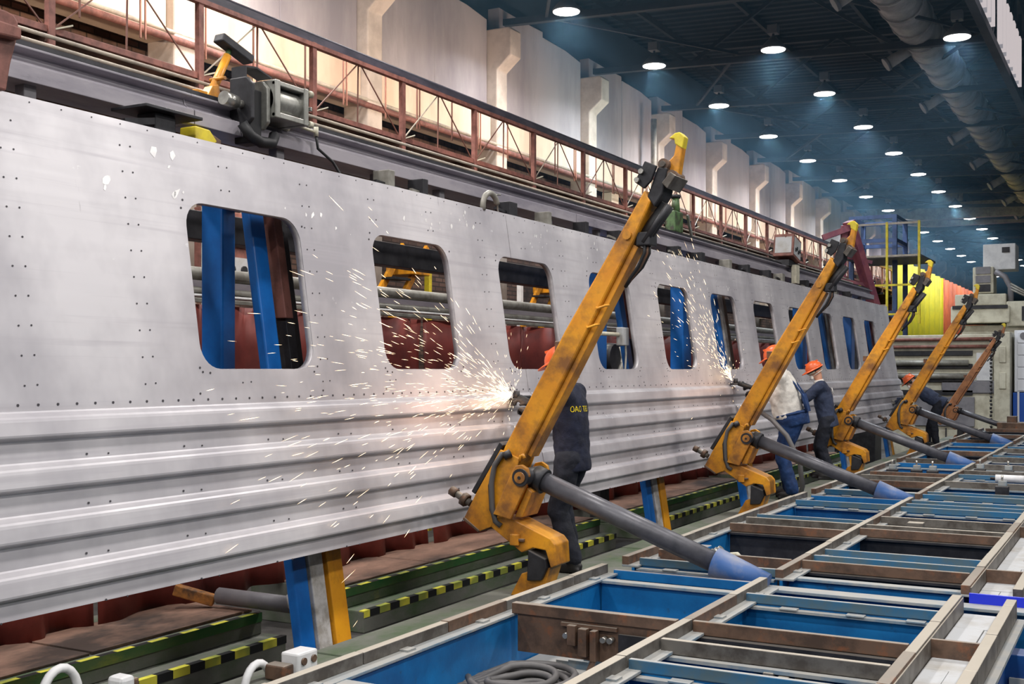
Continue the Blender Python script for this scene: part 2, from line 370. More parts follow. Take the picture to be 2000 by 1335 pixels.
CHZ = lambda x: 9.08-.047*(x+0)            # lower chord height of the roof trusses (falls towards the right)
DKZ = lambda x: 11.1-.047*x
TRY = [18.5+5.05*k for k in range(19)]
def ceiling():
    c = struct('ceiling', (-2, 50, 10))
    # ribbed deck, ribs running across the hall
    v = []; f = []; n = 0; y = 8.0
    while y < 116:
        for dy, dz in ((0, 0), (.18, 0), (.22, .07), (.38, .07), (.42, 0)):
            for x in (-14.4, 12): v.append((x, y+dy, DKZ(x)+dz))
            n += 1
        y += .42
    f = [(2*i, 2*i+1, 2*i+3, 2*i+2) for i in range(n-1)]
    MB().add(v, f).build('roof_deck', m_decks, c, fix=False)
    for x in (-12.4, -9.6, -6.8, -4.0, -1.2, 1.6, 4.4):
        MB().bar((x, 8, DKZ(x)-.1), (x, 116, DKZ(x)-.1), .1, .18).build('purlin', m_truss, c)
    for y in TRY:
        t = MB().bar((-13.2, y, CHZ(-13.2)), (8, y, CHZ(8)), .16, .15).build('roof_truss', m_truss, c)
        MB().bar((-13.2, y, DKZ(-13.2)-.27), (8, y, DKZ(8)-.27), .14, .14).build('top_chord', m_truss, t)
        xs = [-13.0+2.6*k for k in range(9)]
        for k in range(8):
            a, b_ = xs[k], xs[k+1]
            if k % 2: p, q = (a, y, CHZ(a)), (b_, y, DKZ(b_)-.27)
            else: p, q = (a, y, DKZ(a)-.27), (b_, y, CHZ(b_))
            MB().bar(p, q, .08, .09).build('diagonal', m_truss, t)
    # horizontal bracing between lower chords
    for k in range(len(TRY)-1):
        for x in (-12, -6.2, -1.0):
            s = 2.9*(1 if k % 2 else -1)
            xm = x+1.4
            MB().bar((xm-s/2, TRY[k], CHZ(xm)+.1), (xm+s/2, TRY[k+1], CHZ(xm)+.1), .07, .07).build('wind_brace', m_truss, c)
ceiling()

# lattice girder with daylit sheet at the right of the roof
def roof_lattice():
    t = thing('lattice_girder', 'dark steel lattice girder with a daylit ribbed sheet behind, upper right corner', 'girder', (-2.8, 26, 8))
    for k in range(30):
        y = 18.2+k*.32
        if 13 < k < 17: continue
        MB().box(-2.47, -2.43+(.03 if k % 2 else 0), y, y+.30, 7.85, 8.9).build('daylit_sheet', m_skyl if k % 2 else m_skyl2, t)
    MB().bar((-2.7, 20, 8.15), (-2.7, 60, 8.15), .16, .16).build('lower_chord', m_truss, t)
    MB().bar((-2.7, 20, 10.4), (-2.7, 60, 10.4), .16, .16).build('upper_chord', m_truss, t)
    MB().bar((-2.7, 20, 9.3), (-2.7, 60, 9.3), .08, .08).build('middle_rail', m_truss, t)
    for k in range(26):
        y = 20+k*1.55
        MB().bar((-2.7, y, 8.15 if k % 2 else 10.4), (-2.7, y+1.55, 10.4 if k % 2 else 8.15), .09, .1).build('lacing', m_truss, t)
        MB().bar((-2.7, y, 8.15), (-2.7, y, 10.4), .07, .07).build('upright', m_truss, t)
roof_lattice()
def duct():
    t = thing('air_duct', 'long lagged ventilation duct under the roof with short side outlets', 'duct', (-4.75, 40, 9.9))
    y = 17.0; k = 0
    while y < 66:
        b = MB().cyl((-4.75, y, 9.75), (-4.75, y+1.32, 9.75), .47, n=20)
        b.cyl((-4.75, y+1.28, 9.75), (-4.75, y+1.36, 9.75), .5, n=20)
        b.build('duct_section', m_duct, t)
        if k % 4 == 1:
            n = MB().cyl((-5.0, y+.6, 9.6), (-5.6, y+.35, 9.2), .13, .15, n=12).build('outlet', m_duct, t)
            MB().cyl((-5.6, y+.35, 9.2), (-5.66, y+.33, 9.16), .18, n=12).build('collar', m_lampcap, n)
        y += 1.36; k += 1
duct()

# ------------------------------------------------------------------ high-bay lamps
def make_lamp():
    t = thing('high_bay_lamp', '', 'lamp', (0, 0, 0))
    MB().loft([[Vector((r*math.cos(a), r*math.sin(a), z)) for a in [2*math.pi*i/20 for i in range(20)]]
               for r, z in ((.30, 0), (.305, .03), (.22, .15), (.10, .26), (.08, .3))]).build('shade', m_lampcap, t)
    MB().loft([[Vector((r*math.cos(a), r*math.sin(a), z)) for a in [2*math.pi*i/20 for i in range(20)]]
               for r, z in ((.02, -.062), (.07, -.055), (.13, -.03), (.285, -.012), (.285, .0))]).build('diffuser', m_lamp, t)
    MB().cyl((0, 0, .3), (0, 0, .38), .03, n=8).build('stem', m_truss, t)
    MB().box(-.12, .12, -.12, .12, .38, .58).build('ballast', m_lampcap, t)
    return t
lamp0 = make_lamp(); used = []
def place_lamp(x, y, z, label, group, power=LAMP_POWER):
    if used: dup(lamp0, (x, y, z), label, group)
    else:
        lamp0.location = (x, y, z); lamp0['label'] = label; lamp0['group'] = group; used.append(1)
    if y < 75: light('lamp_light', 'AREA', (x, y, z-.09), power, (.86, .93, 1.0), .5, spread=150)
for k in range(17):
    place_lamp(-10.9, 22.25+5.05*k, 9.28, 'lit round high bay lamp, %s of the left row beside the wall' % ORD[k], 'left row of roof lamps')
for k in range(17):
    place_lamp(-7.84, 27.3+5.05*k, 9.28, 'lit round high bay lamp, %s of the middle row under the roof' % ORD[k], 'middle row of roof lamps')
place_lamp(-3.68, 27.3, 9.0, 'lit round high bay lamp hanging beside the ventilation duct', 'lamp by the duct')

# ------------------------------------------------------------------ the carriage side panel
XP = lambda z: -4.83-.15*(z-1.6)
WIN = [(5.03+1.872*k, 6.08+1.872*k) for k in range(11)]
WZ0, WZ1 = 1.6, 2.60
JOINT = [.6, 9.04, 14.72, 20.4, 26.5]
def rrect(y0, y1, z0, z1, r, n=7):
    pts = []
    for cy, cz, a0 in ((y1-r, z1-r, 0), (y0+r, z1-r, 90), (y0+r, z0+r, 180), (y1-r, z0+r, 270)):
        for i in range(n+1):
            a = R(a0+90*i/n); pts.append((cy+r*math.cos(a), cz+r*math.sin(a)))
    return pts
def carriage():
    t = thing('carriage_side_panel', 'long bare aluminium railway carriage side with window openings and ribbed lower half', 'carriage panel', (-4.8, 13, .42))
    # flat sheet with the rounded window openings: 2D cells in (y, z)
    V = []; F = []
    def vid(p): V.append(p); return len(V)-1
    top, bot = 3.0, 1.375
    edges = [.6]+[(WIN[k][1]+WIN[k+1][0])/2 for k in range(10)]+[26.0]
    edges[1:1] = []
    cells = []
    cells.append((.6, 4.6, None))
    es = [4.6]+[(WIN[k][1]+WIN[k+1][0])/2 for k in range(10)]+[25.4]
    for k in range(11): cells.append((es[k], es[k+1], WIN[k]))
    cells.append((25.4, 26.5, None))
    for a, b, wn in cells:
        if wn is None:
            F.append([vid((a, bot)), vid((b, bot)), vid((b, top)), vid((a, top))]); continue
        inner = rrect(wn[0], wn[1], WZ0, WZ1, .155)
        cy, cz = (wn[0]+wn[1])/2, (WZ0+WZ1)/2
        outer = []
        n4 = len(inner)//4
        cor = [(b, top), (a, top), (a, bot), (b, bot)]
        # project inner samples to the outer rectangle
        for y, z in inner:
            dy, dz = y-cy, z-cz
            s1 = ((b-cy)/dy if dy > 1e-6 else ((a-cy)/dy if dy < -1e-6 else 1e9))
            s2 = ((top-cz)/dz if dz > 1e-6 else ((bot-cz)/dz if dz < -1e-6 else 1e9))
            s = min(s1, s2); outer.append((cy+dy*s, cz+dz*s))
        for c in cor:     # snap nearest outer sample to each corner
            i = min(range(len(outer)), key=lambda i: (outer[i][0]-c[0])**2+(outer[i][1]-c[1])**2); outer[i] = c
        ii = [vid(p) for p in inner]; oo = [vid(p) for p in outer]; n = len(inner)
        for i in range(n):
            j = (i+1) % n; F.append([ii[i], oo[i], oo[j], ii[j]])
    for k in range(4):
        bm = bmesh.new()
        bv = [bm.verts.new((XP(z), y, z)) for y, z in V]
        for fc in F: bm.faces.new([bv[i] for i in fc])
        bmesh.ops.remove_doubles(bm, verts=bm.verts, dist=1e-4)
        g = lambda: bm.verts[:]+bm.edges[:]+bm.faces[:]
        if k > 0: bmesh.ops.bisect_plane(bm, geom=g(), plane_co=(0, JOINT[k]+.005, 0), plane_no=(0, -1, 0), clear_outer=True)
        if k < 3: bmesh.ops.bisect_plane(bm, geom=g(), plane_co=(0, JOINT[k+1]-.005, 0), plane_no=(0, 1, 0), clear_outer=True)
        bmesh.ops.recalc_face_normals(bm, faces=bm.faces)
        if bm.faces and sum(f_.normal.x for f_ in bm.faces) < 0: bmesh.ops.reverse_faces(bm, faces=bm.faces)
        off = OFF[t.name]
        for v_ in bm.verts: v_.co -= off
        me = bpy.data.meshes.new('upper_sheet'); bm.to_mesh(me); bm.free(); me.materials.append(m_alu)
        o = bpy.data.objects.new('upper_sheet', me); COL.objects.link(o); o.parent = t; OFF[o.name] = off
        s = o.modifiers.new('solid', 'SOLIDIFY'); s.thickness = .008; s.offset = -1
        # ribbed lower sheet
        prof = [(1.37, 0), (1.403, .002)]
        for q in range(4):
            zt = 1.395-.2467*q
            prof += [(zt, .002), (zt-.008, .006), (zt-.026, .034), (zt-.036, .041), (zt-.05, .043), (zt-.112, .047), (zt-.122, .045), (zt-.129, .038), (zt-.143, .005), (zt-.15, .002)]
        prof += [(.425, .002)]
        ya, yb = JOINT[k]+.006, JOINT[k+1]-.006
        ny = max(2, int((yb-ya)/.6)); vs = []; fs = []
        for i in range(ny+1):
            y = ya+(yb-ya)*i/ny
            for z, d in prof: vs.append((XP(z)+d+.012+.0025*noise.noise(Vector((y*.8, z*2, k))), y, z))
        m_ = len(prof)
        for i in range(ny):
            for j in range(m_-1): fs.append((i*m_+j, (i+1)*m_+j, (i+1)*m_+j+1, i*m_+j+1))
        b = MB(); b.add(vs, fs, False)
        o = b.build('ribbed_sheet', m_alu, t, fix=False)
        me = o.data
        if sum(p.normal.x for p in me.polygons) < 0: me.flip_normals()
        s = o.modifiers.new('solid', 'SOLIDIFY'); s.thickness = .006; s.offset = -1
    # window reveals
    for (a, b_) in WIN:
        pts = rrect(a, b_, WZ0, WZ1, .155); bm = MB(); n = len(pts)
        rings = [[(XP(z)-.004-d, y, z) for y, z in pts] for d in (0, .05)]
        vs = rings[0]+rings[1]; fs = [(i, (i+1) % n, n+(i+1) % n, n+i) for i in range(n)]
        o = bm.add(vs, fs, True).build('window_reveal', m_aluf, t, fix=False)
        s = o.modifiers.new('solid', 'SOLIDIFY'); s.thickness = .006; s.offset = 0
    # patches left by earlier grinding, their glints painted as near-white colour
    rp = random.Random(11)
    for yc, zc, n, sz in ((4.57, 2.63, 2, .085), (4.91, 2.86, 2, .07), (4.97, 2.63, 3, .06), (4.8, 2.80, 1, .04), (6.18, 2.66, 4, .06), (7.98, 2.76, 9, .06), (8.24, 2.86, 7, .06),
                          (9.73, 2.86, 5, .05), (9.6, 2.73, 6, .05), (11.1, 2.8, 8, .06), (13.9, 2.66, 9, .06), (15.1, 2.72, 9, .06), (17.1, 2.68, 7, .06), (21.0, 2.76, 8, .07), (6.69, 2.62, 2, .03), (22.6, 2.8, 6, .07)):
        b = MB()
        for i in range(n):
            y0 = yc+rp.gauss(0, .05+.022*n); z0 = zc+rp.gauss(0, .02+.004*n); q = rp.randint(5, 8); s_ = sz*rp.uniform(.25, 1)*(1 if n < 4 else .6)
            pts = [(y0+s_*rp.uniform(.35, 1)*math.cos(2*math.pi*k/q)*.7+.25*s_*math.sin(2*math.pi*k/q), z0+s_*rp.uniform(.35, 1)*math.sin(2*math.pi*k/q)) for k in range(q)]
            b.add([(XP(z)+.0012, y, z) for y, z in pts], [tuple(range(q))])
        b.build('ground_glint_patch', m_patch, t, kind='stuff')
    # back framing: stringers and frames
    for z in (2.72, 1.5):
        MB().bar((XP(z)-.06, .8, z), (XP(z)-.06, 26.4, z), .05, .06).build('stringer', m_aluf, t)
    # rivets and holes
    b = MB()
    def riv(y, z, r=.0052, d=.0):
        x = XP(z)+d
        ring = [(x+.003, y+r*math.cos(a), z+r*math.sin(a)) for a in [math.pi*i/3 for i in range(6)]]
        b.add(ring+[(x-.002, p[1], p[2]) for p in ring], [tuple(range(6))]+[(i, i+6, (i+1) % 6+6, (i+1) % 6) for i in range(6)])
    y = .8
    while y < 26.4:
        riv(y, 1.425, .0075); y += .118 if y < 10 else .16
    for k in range(30):
        yc = 3.02+.78*k
        if yc > 26: break
        hit = [w_ for w_ in WIN if w_[0]-.05 < yc < w_[1]+.05]
        z = 1.52
        while z < 2.95:
            if not (hit and WZ0-.06 < z < WZ1+.06):
                riv(yc, z); riv(yc+.075, z+.004)
            z += .148
    for a, b_ in WIN:
        for yy, zz in ((a-.02, 1.61), (a, 1.585), (a+.06, 1.58), (b_+.02, 1.62), (b_-.02, 1.585), (a-.03, 2.55), (a-.01, 2.6), (b_+.03, 2.56), (a-.04, 1.46), (b_+.05, 1.46)):
            riv(yy, zz, .007)
    y = 1.0
    while y < 26.4:
        riv(y, 2.975, .004); y += .2
    for q in range(5):
        zt = 1.395-.2467*q+.05
        for k in range(34):
            yc = 3.4+.7*k+random.uniform(-.05, .05)
            if yc > 26.3: break
            z0 = zt if q else 1.405
            riv(yc, z0-.03, .006, .0165); riv(yc+.14, z0-.035, .005, .0165)
    b.build('rivet_heads', M('rivet_grey', srgb(84, 82, 86), .5, .3), t, kind='stuff', fix=False)
carriage()

# ------------------------------------------------------------------ jig uprights behind the panel
XB = lambda z: -5.10-.157*(z-1.6)
def leaning(mb, y0, y1, z0, z1, dx0, dx1):
    mb.prism([(XB(z0)+dx0, z0), (XB(z0)+dx1, z0), (XB(z1)+dx1, z1), (XB(z1)+dx0, z1)], 'y', y0, y1); return mb
def jig_post(y, n, ro, full, rw):
    t = thing('jig_upright', 'leaning blue jig upright with white and rusty side bars, %s along the panel' % ORD[n], 'jig post', (-5.2, y, -.78), 'uprights behind the carriage panel')
    leaning(MB(), y+.02, y+.165, -.78, 2.96, -.075, .0).build('blue_box_post', m_post, t, bev=.012)
    leaning(MB(), y+.175, y+.315, -.78, 2.9 if full else 1.0, -.08, .02).build('white_bar', m_wpost, t, bev=.008)
    leaning(MB(), y+.35, y+.51, -.78, .55, -.08, .03).build('yellow_bar', m_yel, t, bev=.008)
    if not full: leaning(MB(), y+.23, y+.31, 1.95, 2.9, -.15, .03).build('rusty_bar', m_rail, t, bev=.006)
    else: leaning(MB(), y+.36, y+.5, .6, 2.9, -.13, .0).build('ochre_bar', m_brown, t, bev=.006)
    p = leaning(MB(), y+.33+.19*full, y+.47+.15*full, .6, 2.95, -.2, -.06).build('perforated_rail', m_dark, t, bev=.006)
    b = MB()
    for k in range(30):
        z = .75+k*.072
        b.cyl((XB(z)-.065, y+.4+.17*full, z), (XB(z)-.05, y+.4+.17*full, z), .02, n=8)
    b.build('stud_row', m_black, p, kind='stuff')
    if not full: leaning(MB(), y+.24, y+.32, .9, 1.93, -.12, .02).build('slotted_bar', m_dark, t, bev=.004)
    # vertical blue column hung further back from the tie arms
    yr = y+ro
    MB().box(-5.92, -5.72, yr, yr+rw, .95, 3.1).build('rear_column', m_post, t, bev=.015)
    for z in (1.05, 2.8): MB().bar((-5.8, yr+.17, z), (XB(z)-.1, y+.1, z), .12, .12).build('tie_arm', m_blued, t)
for n, (y, ro, fl, rw) in enumerate(((5.9, .25, 0, .14), (12.0, .5, 0, .3), (15.38, .05, 1, .34), (21.45, .45, 1, .34), (25.5, .55, 0, .34))): jig_post(y, n, ro, fl, rw)

# long members behind the panel
def long_pipe(name, label, x, z, r, mat, y0=2, y1=30, cat='pipe'):
    return tag(MB().cyl((x, y0, z), (x, y1, z), r, n=12).build(name, mat), label, cat)
def long_bar(name, label, x, z, wd, ht, mat, y0=2, y1=30, cat='beam'):
    return tag(MB().bar((x, y0, z), (x, y1, z), wd, ht).build(name, mat, bev=.006), label, cat)
long_bar('longitudinal_beam', 'dark beam seen along the tops of the carriage windows', -6.4, 2.70, .16, .22, m_dark)
long_pipe('steel_pipe', 'thick grey pipe seen through the middle of the carriage windows', -7.4, 2.455, .06, m_pipeg)
long_pipe('steel_pipe', 'thinner grey pipe below the thick pipe behind the windows', -7.38, 2.30, .035, m_pipeg)
long_pipe('conduit', 'thin white conduit just under the grey pipes behind the windows', -7.34, 2.255, .014, m_white, cat='conduit')
long_bar('curtain_rail', 'grey rail carrying the maroon curtains behind the windows', -7.25, 2.205, .05, .04, m_pipeg, cat='rail')
long_bar('cable_channel', 'dark grey channel behind the pipes above the curtains', -7.62, 2.36, .05, .2, m_gird, cat='channel')
def curtains():
    y = 1.5; n = 0
    while y < 29:
        L_ = 2.35; b = MB(); cols = 44; rows = 7; vs = []; fs = []
        for j in range(rows+1):
            z = -.40+(2.17+.4)*j/rows
            for i in range(cols+1):
                yy = y+L_*i/cols
                am = .025+.05*(1-j/rows)
                x = -7.26+am*math.sin(yy*9+1.3*math.sin(yy*2.1+n))+.04*noise.noise(Vector((yy*1.3, z, n)))+(.10*(1-j/rows)**3)
                vs.append((x, yy+.02*math.sin(z*3+i), z))
        for j in range(rows):
            for i in range(cols):
                a = j*(cols+1)+i; fs.append((a, a+1, a+cols+2, a+cols+1))
        o = b.add(vs, fs, True).build('curtain', m_curt, fix=False)
        o.modifiers.new('solid', 'SOLIDIFY').thickness = .006
        tag(o, 'maroon sheet curtain behind the jig, %s from the near end' % ORD[n], 'curtain', 'maroon curtains behind the jig')
        y += L_+.05; n += 1
curtains()

# ------------------------------------------------------------------ green steps with boards
def steps(y0, y1, n):
    t = thing('green_step_platform', 'green painted concrete steps with hazard tape edges, %s block along the pit' % ORD[n], 'steps', (-6.6, (y0+y1)/2, -.78), 'step blocks behind the jig')
    MB().box(-7.4, -6.17, y0, y1, -.78, -.58).build('lower_step', m_stepg, t, bev=.01)
    MB().box(-7.5, -6.385, y0, y1-.05, -.579, -.402).build('upper_step', m_stepg, t, bev=.01)
    MB().box(-6.22, -6.166, y0, y1, -.588, -.577).build('lower_tape', m_haz, t)
    MB().box(-6.168, -6.1655, y0, y1, -.64, -.577).build('tape_fold', m_haz, t)
    MB().box(-6.43, -6.38, y0, y1-.05, -.408, -.399).build('upper_tape', m_haz, t)
    MB().box(-6.385, -6.379, y0, y1-.052, -.475, -.40).build('green_nosing', m_step, t)
    y = y0
    while y < y1-.1:
        e = min(y+1.55, y1-.06)
        MB().box(-7.2, -6.47, y+.012, e-.012, -.401, -.382+random.uniform(-.004, .006)).build('board', m_board, t, bev=.004)
        y = e
steps(1.0, 7.38, 0); steps(8.45, 14.1, 1); steps(15.0, 20.4, 2); steps(21.2, 28.0, 3)

# ------------------------------------------------------------------ girder over the panel and its fittings
def girder():
    t = thing('clamp_girder', 'long grey girder running above the top edge of the carriage panel', 'girder', (-5.55, 14, 3.2))
    prof = [(-5.46, 3.205), (-5.46, 3.30), (-5.53, 3.325), (-5.555, 3.35), (-5.56, 3.385), (-5.49, 3.395), (-5.49, 3.41), (-5.75, 3.41), (-5.75, 3.205)]
    for k in range(5):
        y0 = [.6, 5.62, 11.4, 17.2, 23][k]; y1 = [5.61, 11.39, 17.19, 22.99, 27.2][k]
        MB().prism(prof[::-1], 'y', y0, y1).build('girder_length', m_gird, t, bev=.004)
    MB().bar((-5.62, .6, 3.44), (-5.62, 27.2, 3.44), .09, .05).build('rail_head', m_dark, t)
    MB().box(-6.1, -6.0, .6, 27.2, 2.99, 3.04).build('lower_angle', m_grey, t)
    y = 1.4; k = 0
    while y < 27:
        MB().box(-5.60, -5.52, y, y+(.085 if k % 2 else .055), 2.86, 3.21).build('hanger', m_grey, t, bev=.006)
        y += [.75, 1.25, .95, 1.4][k % 4]; k += 1
def fittings():
    rp = random.Random(4)
    for k, y in enumerate((7.6, 8.1, 9.6, 10.4, 11.3, 12.2, 13.0, 14.1, 15.0, 16.2, 17.1, 18.2, 19.0, 20.6, 21.6, 22.8, 24.0)):
        t = thing('locating_bracket', 'small dark locating bracket between girder and panel edge, %s from the camera' % ORD[k], 'bracket', (-5.4, y, 3.0), 'brackets along the panel top')
        w_ = rp.uniform(.06, .16)
        MB().box(-5.46, -5.30, y, y+w_, 3.05, 3.2).build('block', m_dark if k % 3 else m_pipeg, t, bev=.006)
        MB().bar((-5.36, y-.1-rp.random()*.1, 3.10+rp.uniform(-.03, .03)), (-5.34, y+w_+.14, 3.07), .03, .025).build('arm', m_pipeg if k % 2 else m_dark, t)
        MB().cyl((-5.33, y+.02, 3.02), (-5.33, y+.02, 3.12), .016, n=8).build('screw', m_steel, t)
fittings()
girder()
for z, x, r_, lab in ((3.66, -5.95, .013, 'upper'), (3.585, -5.9, .013, 'lower')):
    long_pipe('air_line', '%s thin white air line along the back of the grey girder' % lab, x, z, r_, m_pipe, .6, 27, 'pipe')

def pneumatic_clamp():
    t = thing('pneumatic_clamp', 'silver air cylinder clamp with black bracket on the grey girder', 'clamp', (-5.45, 6.2, 3.4))
    pl = [(-5.55, 3.27), (-5.40, 3.27), (-5.35, 3.32), (-5.35, 3.56), (-5.40, 3.61), (-5.55, 3.61)]
    for y in (6.04, 6.2): MB().prism(pl, 'y', y, y+.035).build('bracket_plate', m_cast if y > 6.1 else m_dark, t, bev=.008)
    MB().box(-5.54, -5.40, 6.075, 6.2, 3.16, 3.54).build('black_block', m_black, t, bev=.01)
    MB().tube([(-5.40, 6.0, 3.28), (-5.37, 6.05, 3.20), (-5.36, 6.14, 3.17), (-5.36, 6.26, 3.18), (-5.39, 6.32, 3.25)], .04, 8).build('rubber_roller', m_black, t)
    b = MB().cyl((-5.44, 6.24, 3.49), (-5.44, 6.56, 3.49), .115, n=20)
    b.box(-5.57, -5.31, 6.25, 6.55, 3.36, 3.40).box(-5.57, -5.31, 6.25, 6.55, 3.585, 3.62)
    b.build('cylinder_body', m_cast, t, bev=.006)
    for y in (6.24, 6.55):
        MB().box(-5.575, -5.305, y, y+.05, 3.355, 3.625).build('end_plate', m_cast, t, bev=.008)
    for x in (-5.55, -5.33):
        for z in (3.38, 3.6):
            MB().cyl((x, 6.24, z), (x, 6.66, z), .012, n=8).build('tie_rod', m_steel, t)
            MB().cyl((x, 6.62, z), (x, 6.66, z), .026, n=6).build('nut', m_beige, t)
    b = MB().cyl((-5.44, 6.62, 3.49), (-5.44, 6.65, 3.49), .06, n=14)
    for a in range(6):
        b.bar((-5.44, 6.635, 3.49), (-5.44+.13*math.cos(a*1.047), 6.635, 3.49+.13*math.sin(a*1.047)), .03, .02, (0, 1, 0))
    b.build('spider_flange', m_cast, t, bev=.004)
    MB().cyl((-5.44, 5.86, 3.43), (-5.44, 5.98, 3.42), .048, n=14).cyl((-5.44, 5.98, 3.42), (-5.44, 6.05, 3.42), .028, n=10).build('front_knob', m_steel, t)
    MB().prism([(6.06, 3.61), (6.06, 3.69), (6.17, 3.705), (6.33, 3.665), (6.33, 3.655), (6.17, 3.693), (6.07, 3.68), (6.07, 3.61)], 'x', -5.55, -5.42).build('cover_plate', m_dark, t)
    MB().cyl((-5.44, 6.66, 3.38), (-5.4, 6.8, 3.36), .012, n=8).cyl((-5.4, 6.8, 3.40), (-5.4, 6.8, 3.33), .018, n=8).build('hose_fitting', m_beige, t)
    MB().box(-5.52, -5.46, 6.02, 6.1, 2.85, 3.12).build('plunger', m_black, t)
    MB().tube([(-5.4, 6.8, 3.34), (-5.39, 6.81, 3.24), (-5.36, 6.95, 3.16), (-5.33, 7.02, 3.06), (-5.32, 6.92, 2.96), (-5.32, 6.86, 2.9)], .011, 7).build('air_hose', m_black, t)
pneumatic_clamp()
def yellow_stop():  # noqa
    t = thing('yellow_prop', 'short yellow prop with a dark tilted head plate beside the air cylinder', 'prop', (-5.8, 6.0, 3.44))
    MB().cyl((-5.8, 6.08, 3.47), (-5.8, 6.29, 3.86), .035, .03, 10).build('tube', m_yelc if False else m_yel, t)
    MB().prism([(6.0, 3.44), (6.22, 3.44), (6.16, 3.62), (6.1, 3.60)], 'x', -5.84, -5.76).build('gusset', m_yel, t, bev=.005)
    MB().box(-5.86, -5.74, 5.93, 6.03, 3.44, 3.54).build('foot_block', m_yel, t, bev=.006)
    MB().cyl((-5.84, 6.16, 3.66), (-5.7, 6.16, 3.66), .014, n=8).build('lock_pin', m_yel, t)
    MB().bar((-5.8, 6.2, 3.97), (-5.78, 6.50, 3.87), .10, .065).build('head_plate', m_dark, t, bev=.01)
    MB().cyl((-5.8, 6.28, 3.84), (-5.8, 6.32, 3.92), .02, n=8).build('head_pin', m_green, t)
yellow_stop()
t = thing('yellow_buffer', 'small bright yellow wedge block under the girder near the panel edge', 'buffer', (-5.4, 5.7, 2.95))
MB().prism([(5.52, 3.08), (5.64, 3.04), (5.72, 3.10), (5.65, 3.165), (5.52, 3.17)], 'x', -5.5, -5.36).build('yellow_wedge', m_yelc, t, bev=.008)
MB().prism([(5.67, 3.04), (5.76, 3.02), (5.78, 3.12), (5.69, 3.15)], 'x', -5.48, -5.38).build('worn_wedge', m_brown, t, bev=.006)
t = thing('plate_bracket', 'dark plate bracket under the girder left of the yellow wedge', 'bracket', (-5.3, 5.0, 3.1))
MB().box(-5.5, -5.2, 4.95, 5.42, 3.165, 3.185).build('top_plate', m_dark, t, bev=.004)
MB().box(-5.42, -5.26, 5.08, 5.25, 2.95, 3.165).build('block', m_dark, t, bev=.01)
MB().bar((-5.28, 4.85, 3.06), (-5.28, 5.1, 3.11), .03, .04).build('lever', m_dark, t)
def horseshoe():
    t = thing('screw_clamp', 'small steel horseshoe clamp with screw sitting on the panel top edge', 'clamp', (-5.05, 8.8, 3.0))
    pts = [(-5.05, 8.66+.13-.13*math.cos(a), 3.02+.13*math.sin(a)) for a in [R(10*k) for k in range(0, 17)]]
    MB().tube([(-5.05, 8.66, 2.985)]+pts, .026, 8).build('bow', m_pipeg, t)
    MB().cyl((-5.05, 8.90, 3.13), (-5.05, 8.93, 2.99), .011, n=8).build('screw', m_steel, t)
    MB().cyl((-5.05, 8.83, 3.14), (-5.05, 8.97, 3.16), .009, n=6).build('tommy_bar', m_steel, t)
horseshoe()
def control_box():
    t = thing('welding_control_box', 'tilted pinkish grey control box with handle on the far girder', 'control box', (-5.55, 18.4, 3.41))
    ro = Matrix.Rotation(R(-12), 3, 'X')
    def bx(a, b, c, d, e, f_):
        m = MB().box(a, b, c, d, e, f_); m.v = [tuple(ro @ Vector(v)+Vector((-5.55, 18.4, 3.85))) for v in m.v]; return m
    bx(-.25, .25, -.35, .35, -.28, .28).build('case', m_rail, t, bev=.02)
    bx(-.2, .2, -.36, -.345, -.2, .2).build('face_plate', m_tile, t)
    bx(.24, .256, -.3, .3, -.22, .22).build('side_plate', m_tile, t)
    for i in range(4):
        bx(.254, .27, -.2+.12*i, -.12+.12*i, -.12+.06*(i % 2), -.04+.06*(i % 2)).build('knob', m_black, t)
    b = MB().tube([(-5.5, 18.1, 4.1), (-5.5, 18.12, 4.22), (-5.5, 18.6, 4.12), (-5.5, 18.66, 4.0)], .02, 7); b.build('handle', m_rail, t)
    MB().box(-5.75, -5.4, 18.0, 18.8, 3.41, 3.56).build('stand', m_dark, t)
    MB().box(-5.42, -5.3, 18.3, 18.6, 3.0, 3.45).build('drop_plate', m_beige, t)
    t.location = (-5.55, 20.2, 3.41); t.scale = (.72, .72, .72)
control_box()
def green_machine():
    t = thing('green_drill_head', 'green machine head with grey linkage standing behind the first clamp arm', 'machine', (-5.8, 13.6, 3.44))
    t.location = (-5.8, 15.3, 3.44); t.scale = (.6, .75, .75)
    MB().box(-5.95, -5.7, 13.4, 13.85, 3.55, 3.95).build('housing', m_green, t, bev=.03)
    MB().cyl((-5.8, 13.65, 3.95), (-5.8, 13.65, 4.2), .1, .08, 12).build('motor', m_green, t)
    MB().cyl((-5.8, 13.65, 4.2), (-5.8, 13.65, 4.26), .11, n=12).build('motor_cap', m_dark, t)
    MB().bar((-5.6, 13.85, 3.9), (-5.55, 14.0, 3.44), .06, .04).build('link', m_steel, t)
    MB().bar((-5.6, 13.95, 3.44), (-5.6, 14.25, 3.5), .05, .05).build('foot', m_pipeg, t)
    MB().box(-5.9, -5.7, 13.3, 14.2, 3.44, 3.52).build('base_plate', m_dark, t)
green_machine()
# rusty bracket end at the far left edge of the frame
t = thing('rusty_bracket', 'rusty red bracket post cut off by the left edge of the picture', 'bracket', (-5.0, 3.65, 2.4))
MB().prism([(3.4, 2.98), (3.8, 2.98), (3.825, 3.12), (3.87, 3.28), (3.87, 3.34), (3.845, 3.37), (3.8, 3.38), (3.4, 3.38)], 'x', -5.05, -4.95).build('plate', m_rail, t, bev=.01)
MB().prism([(3.4, 3.22), (3.85, 3.24), (3.85, 3.3), (3.4, 3.32)], 'x', -4.96, -4.90).build('flange', m_rail, t, bev=.01)

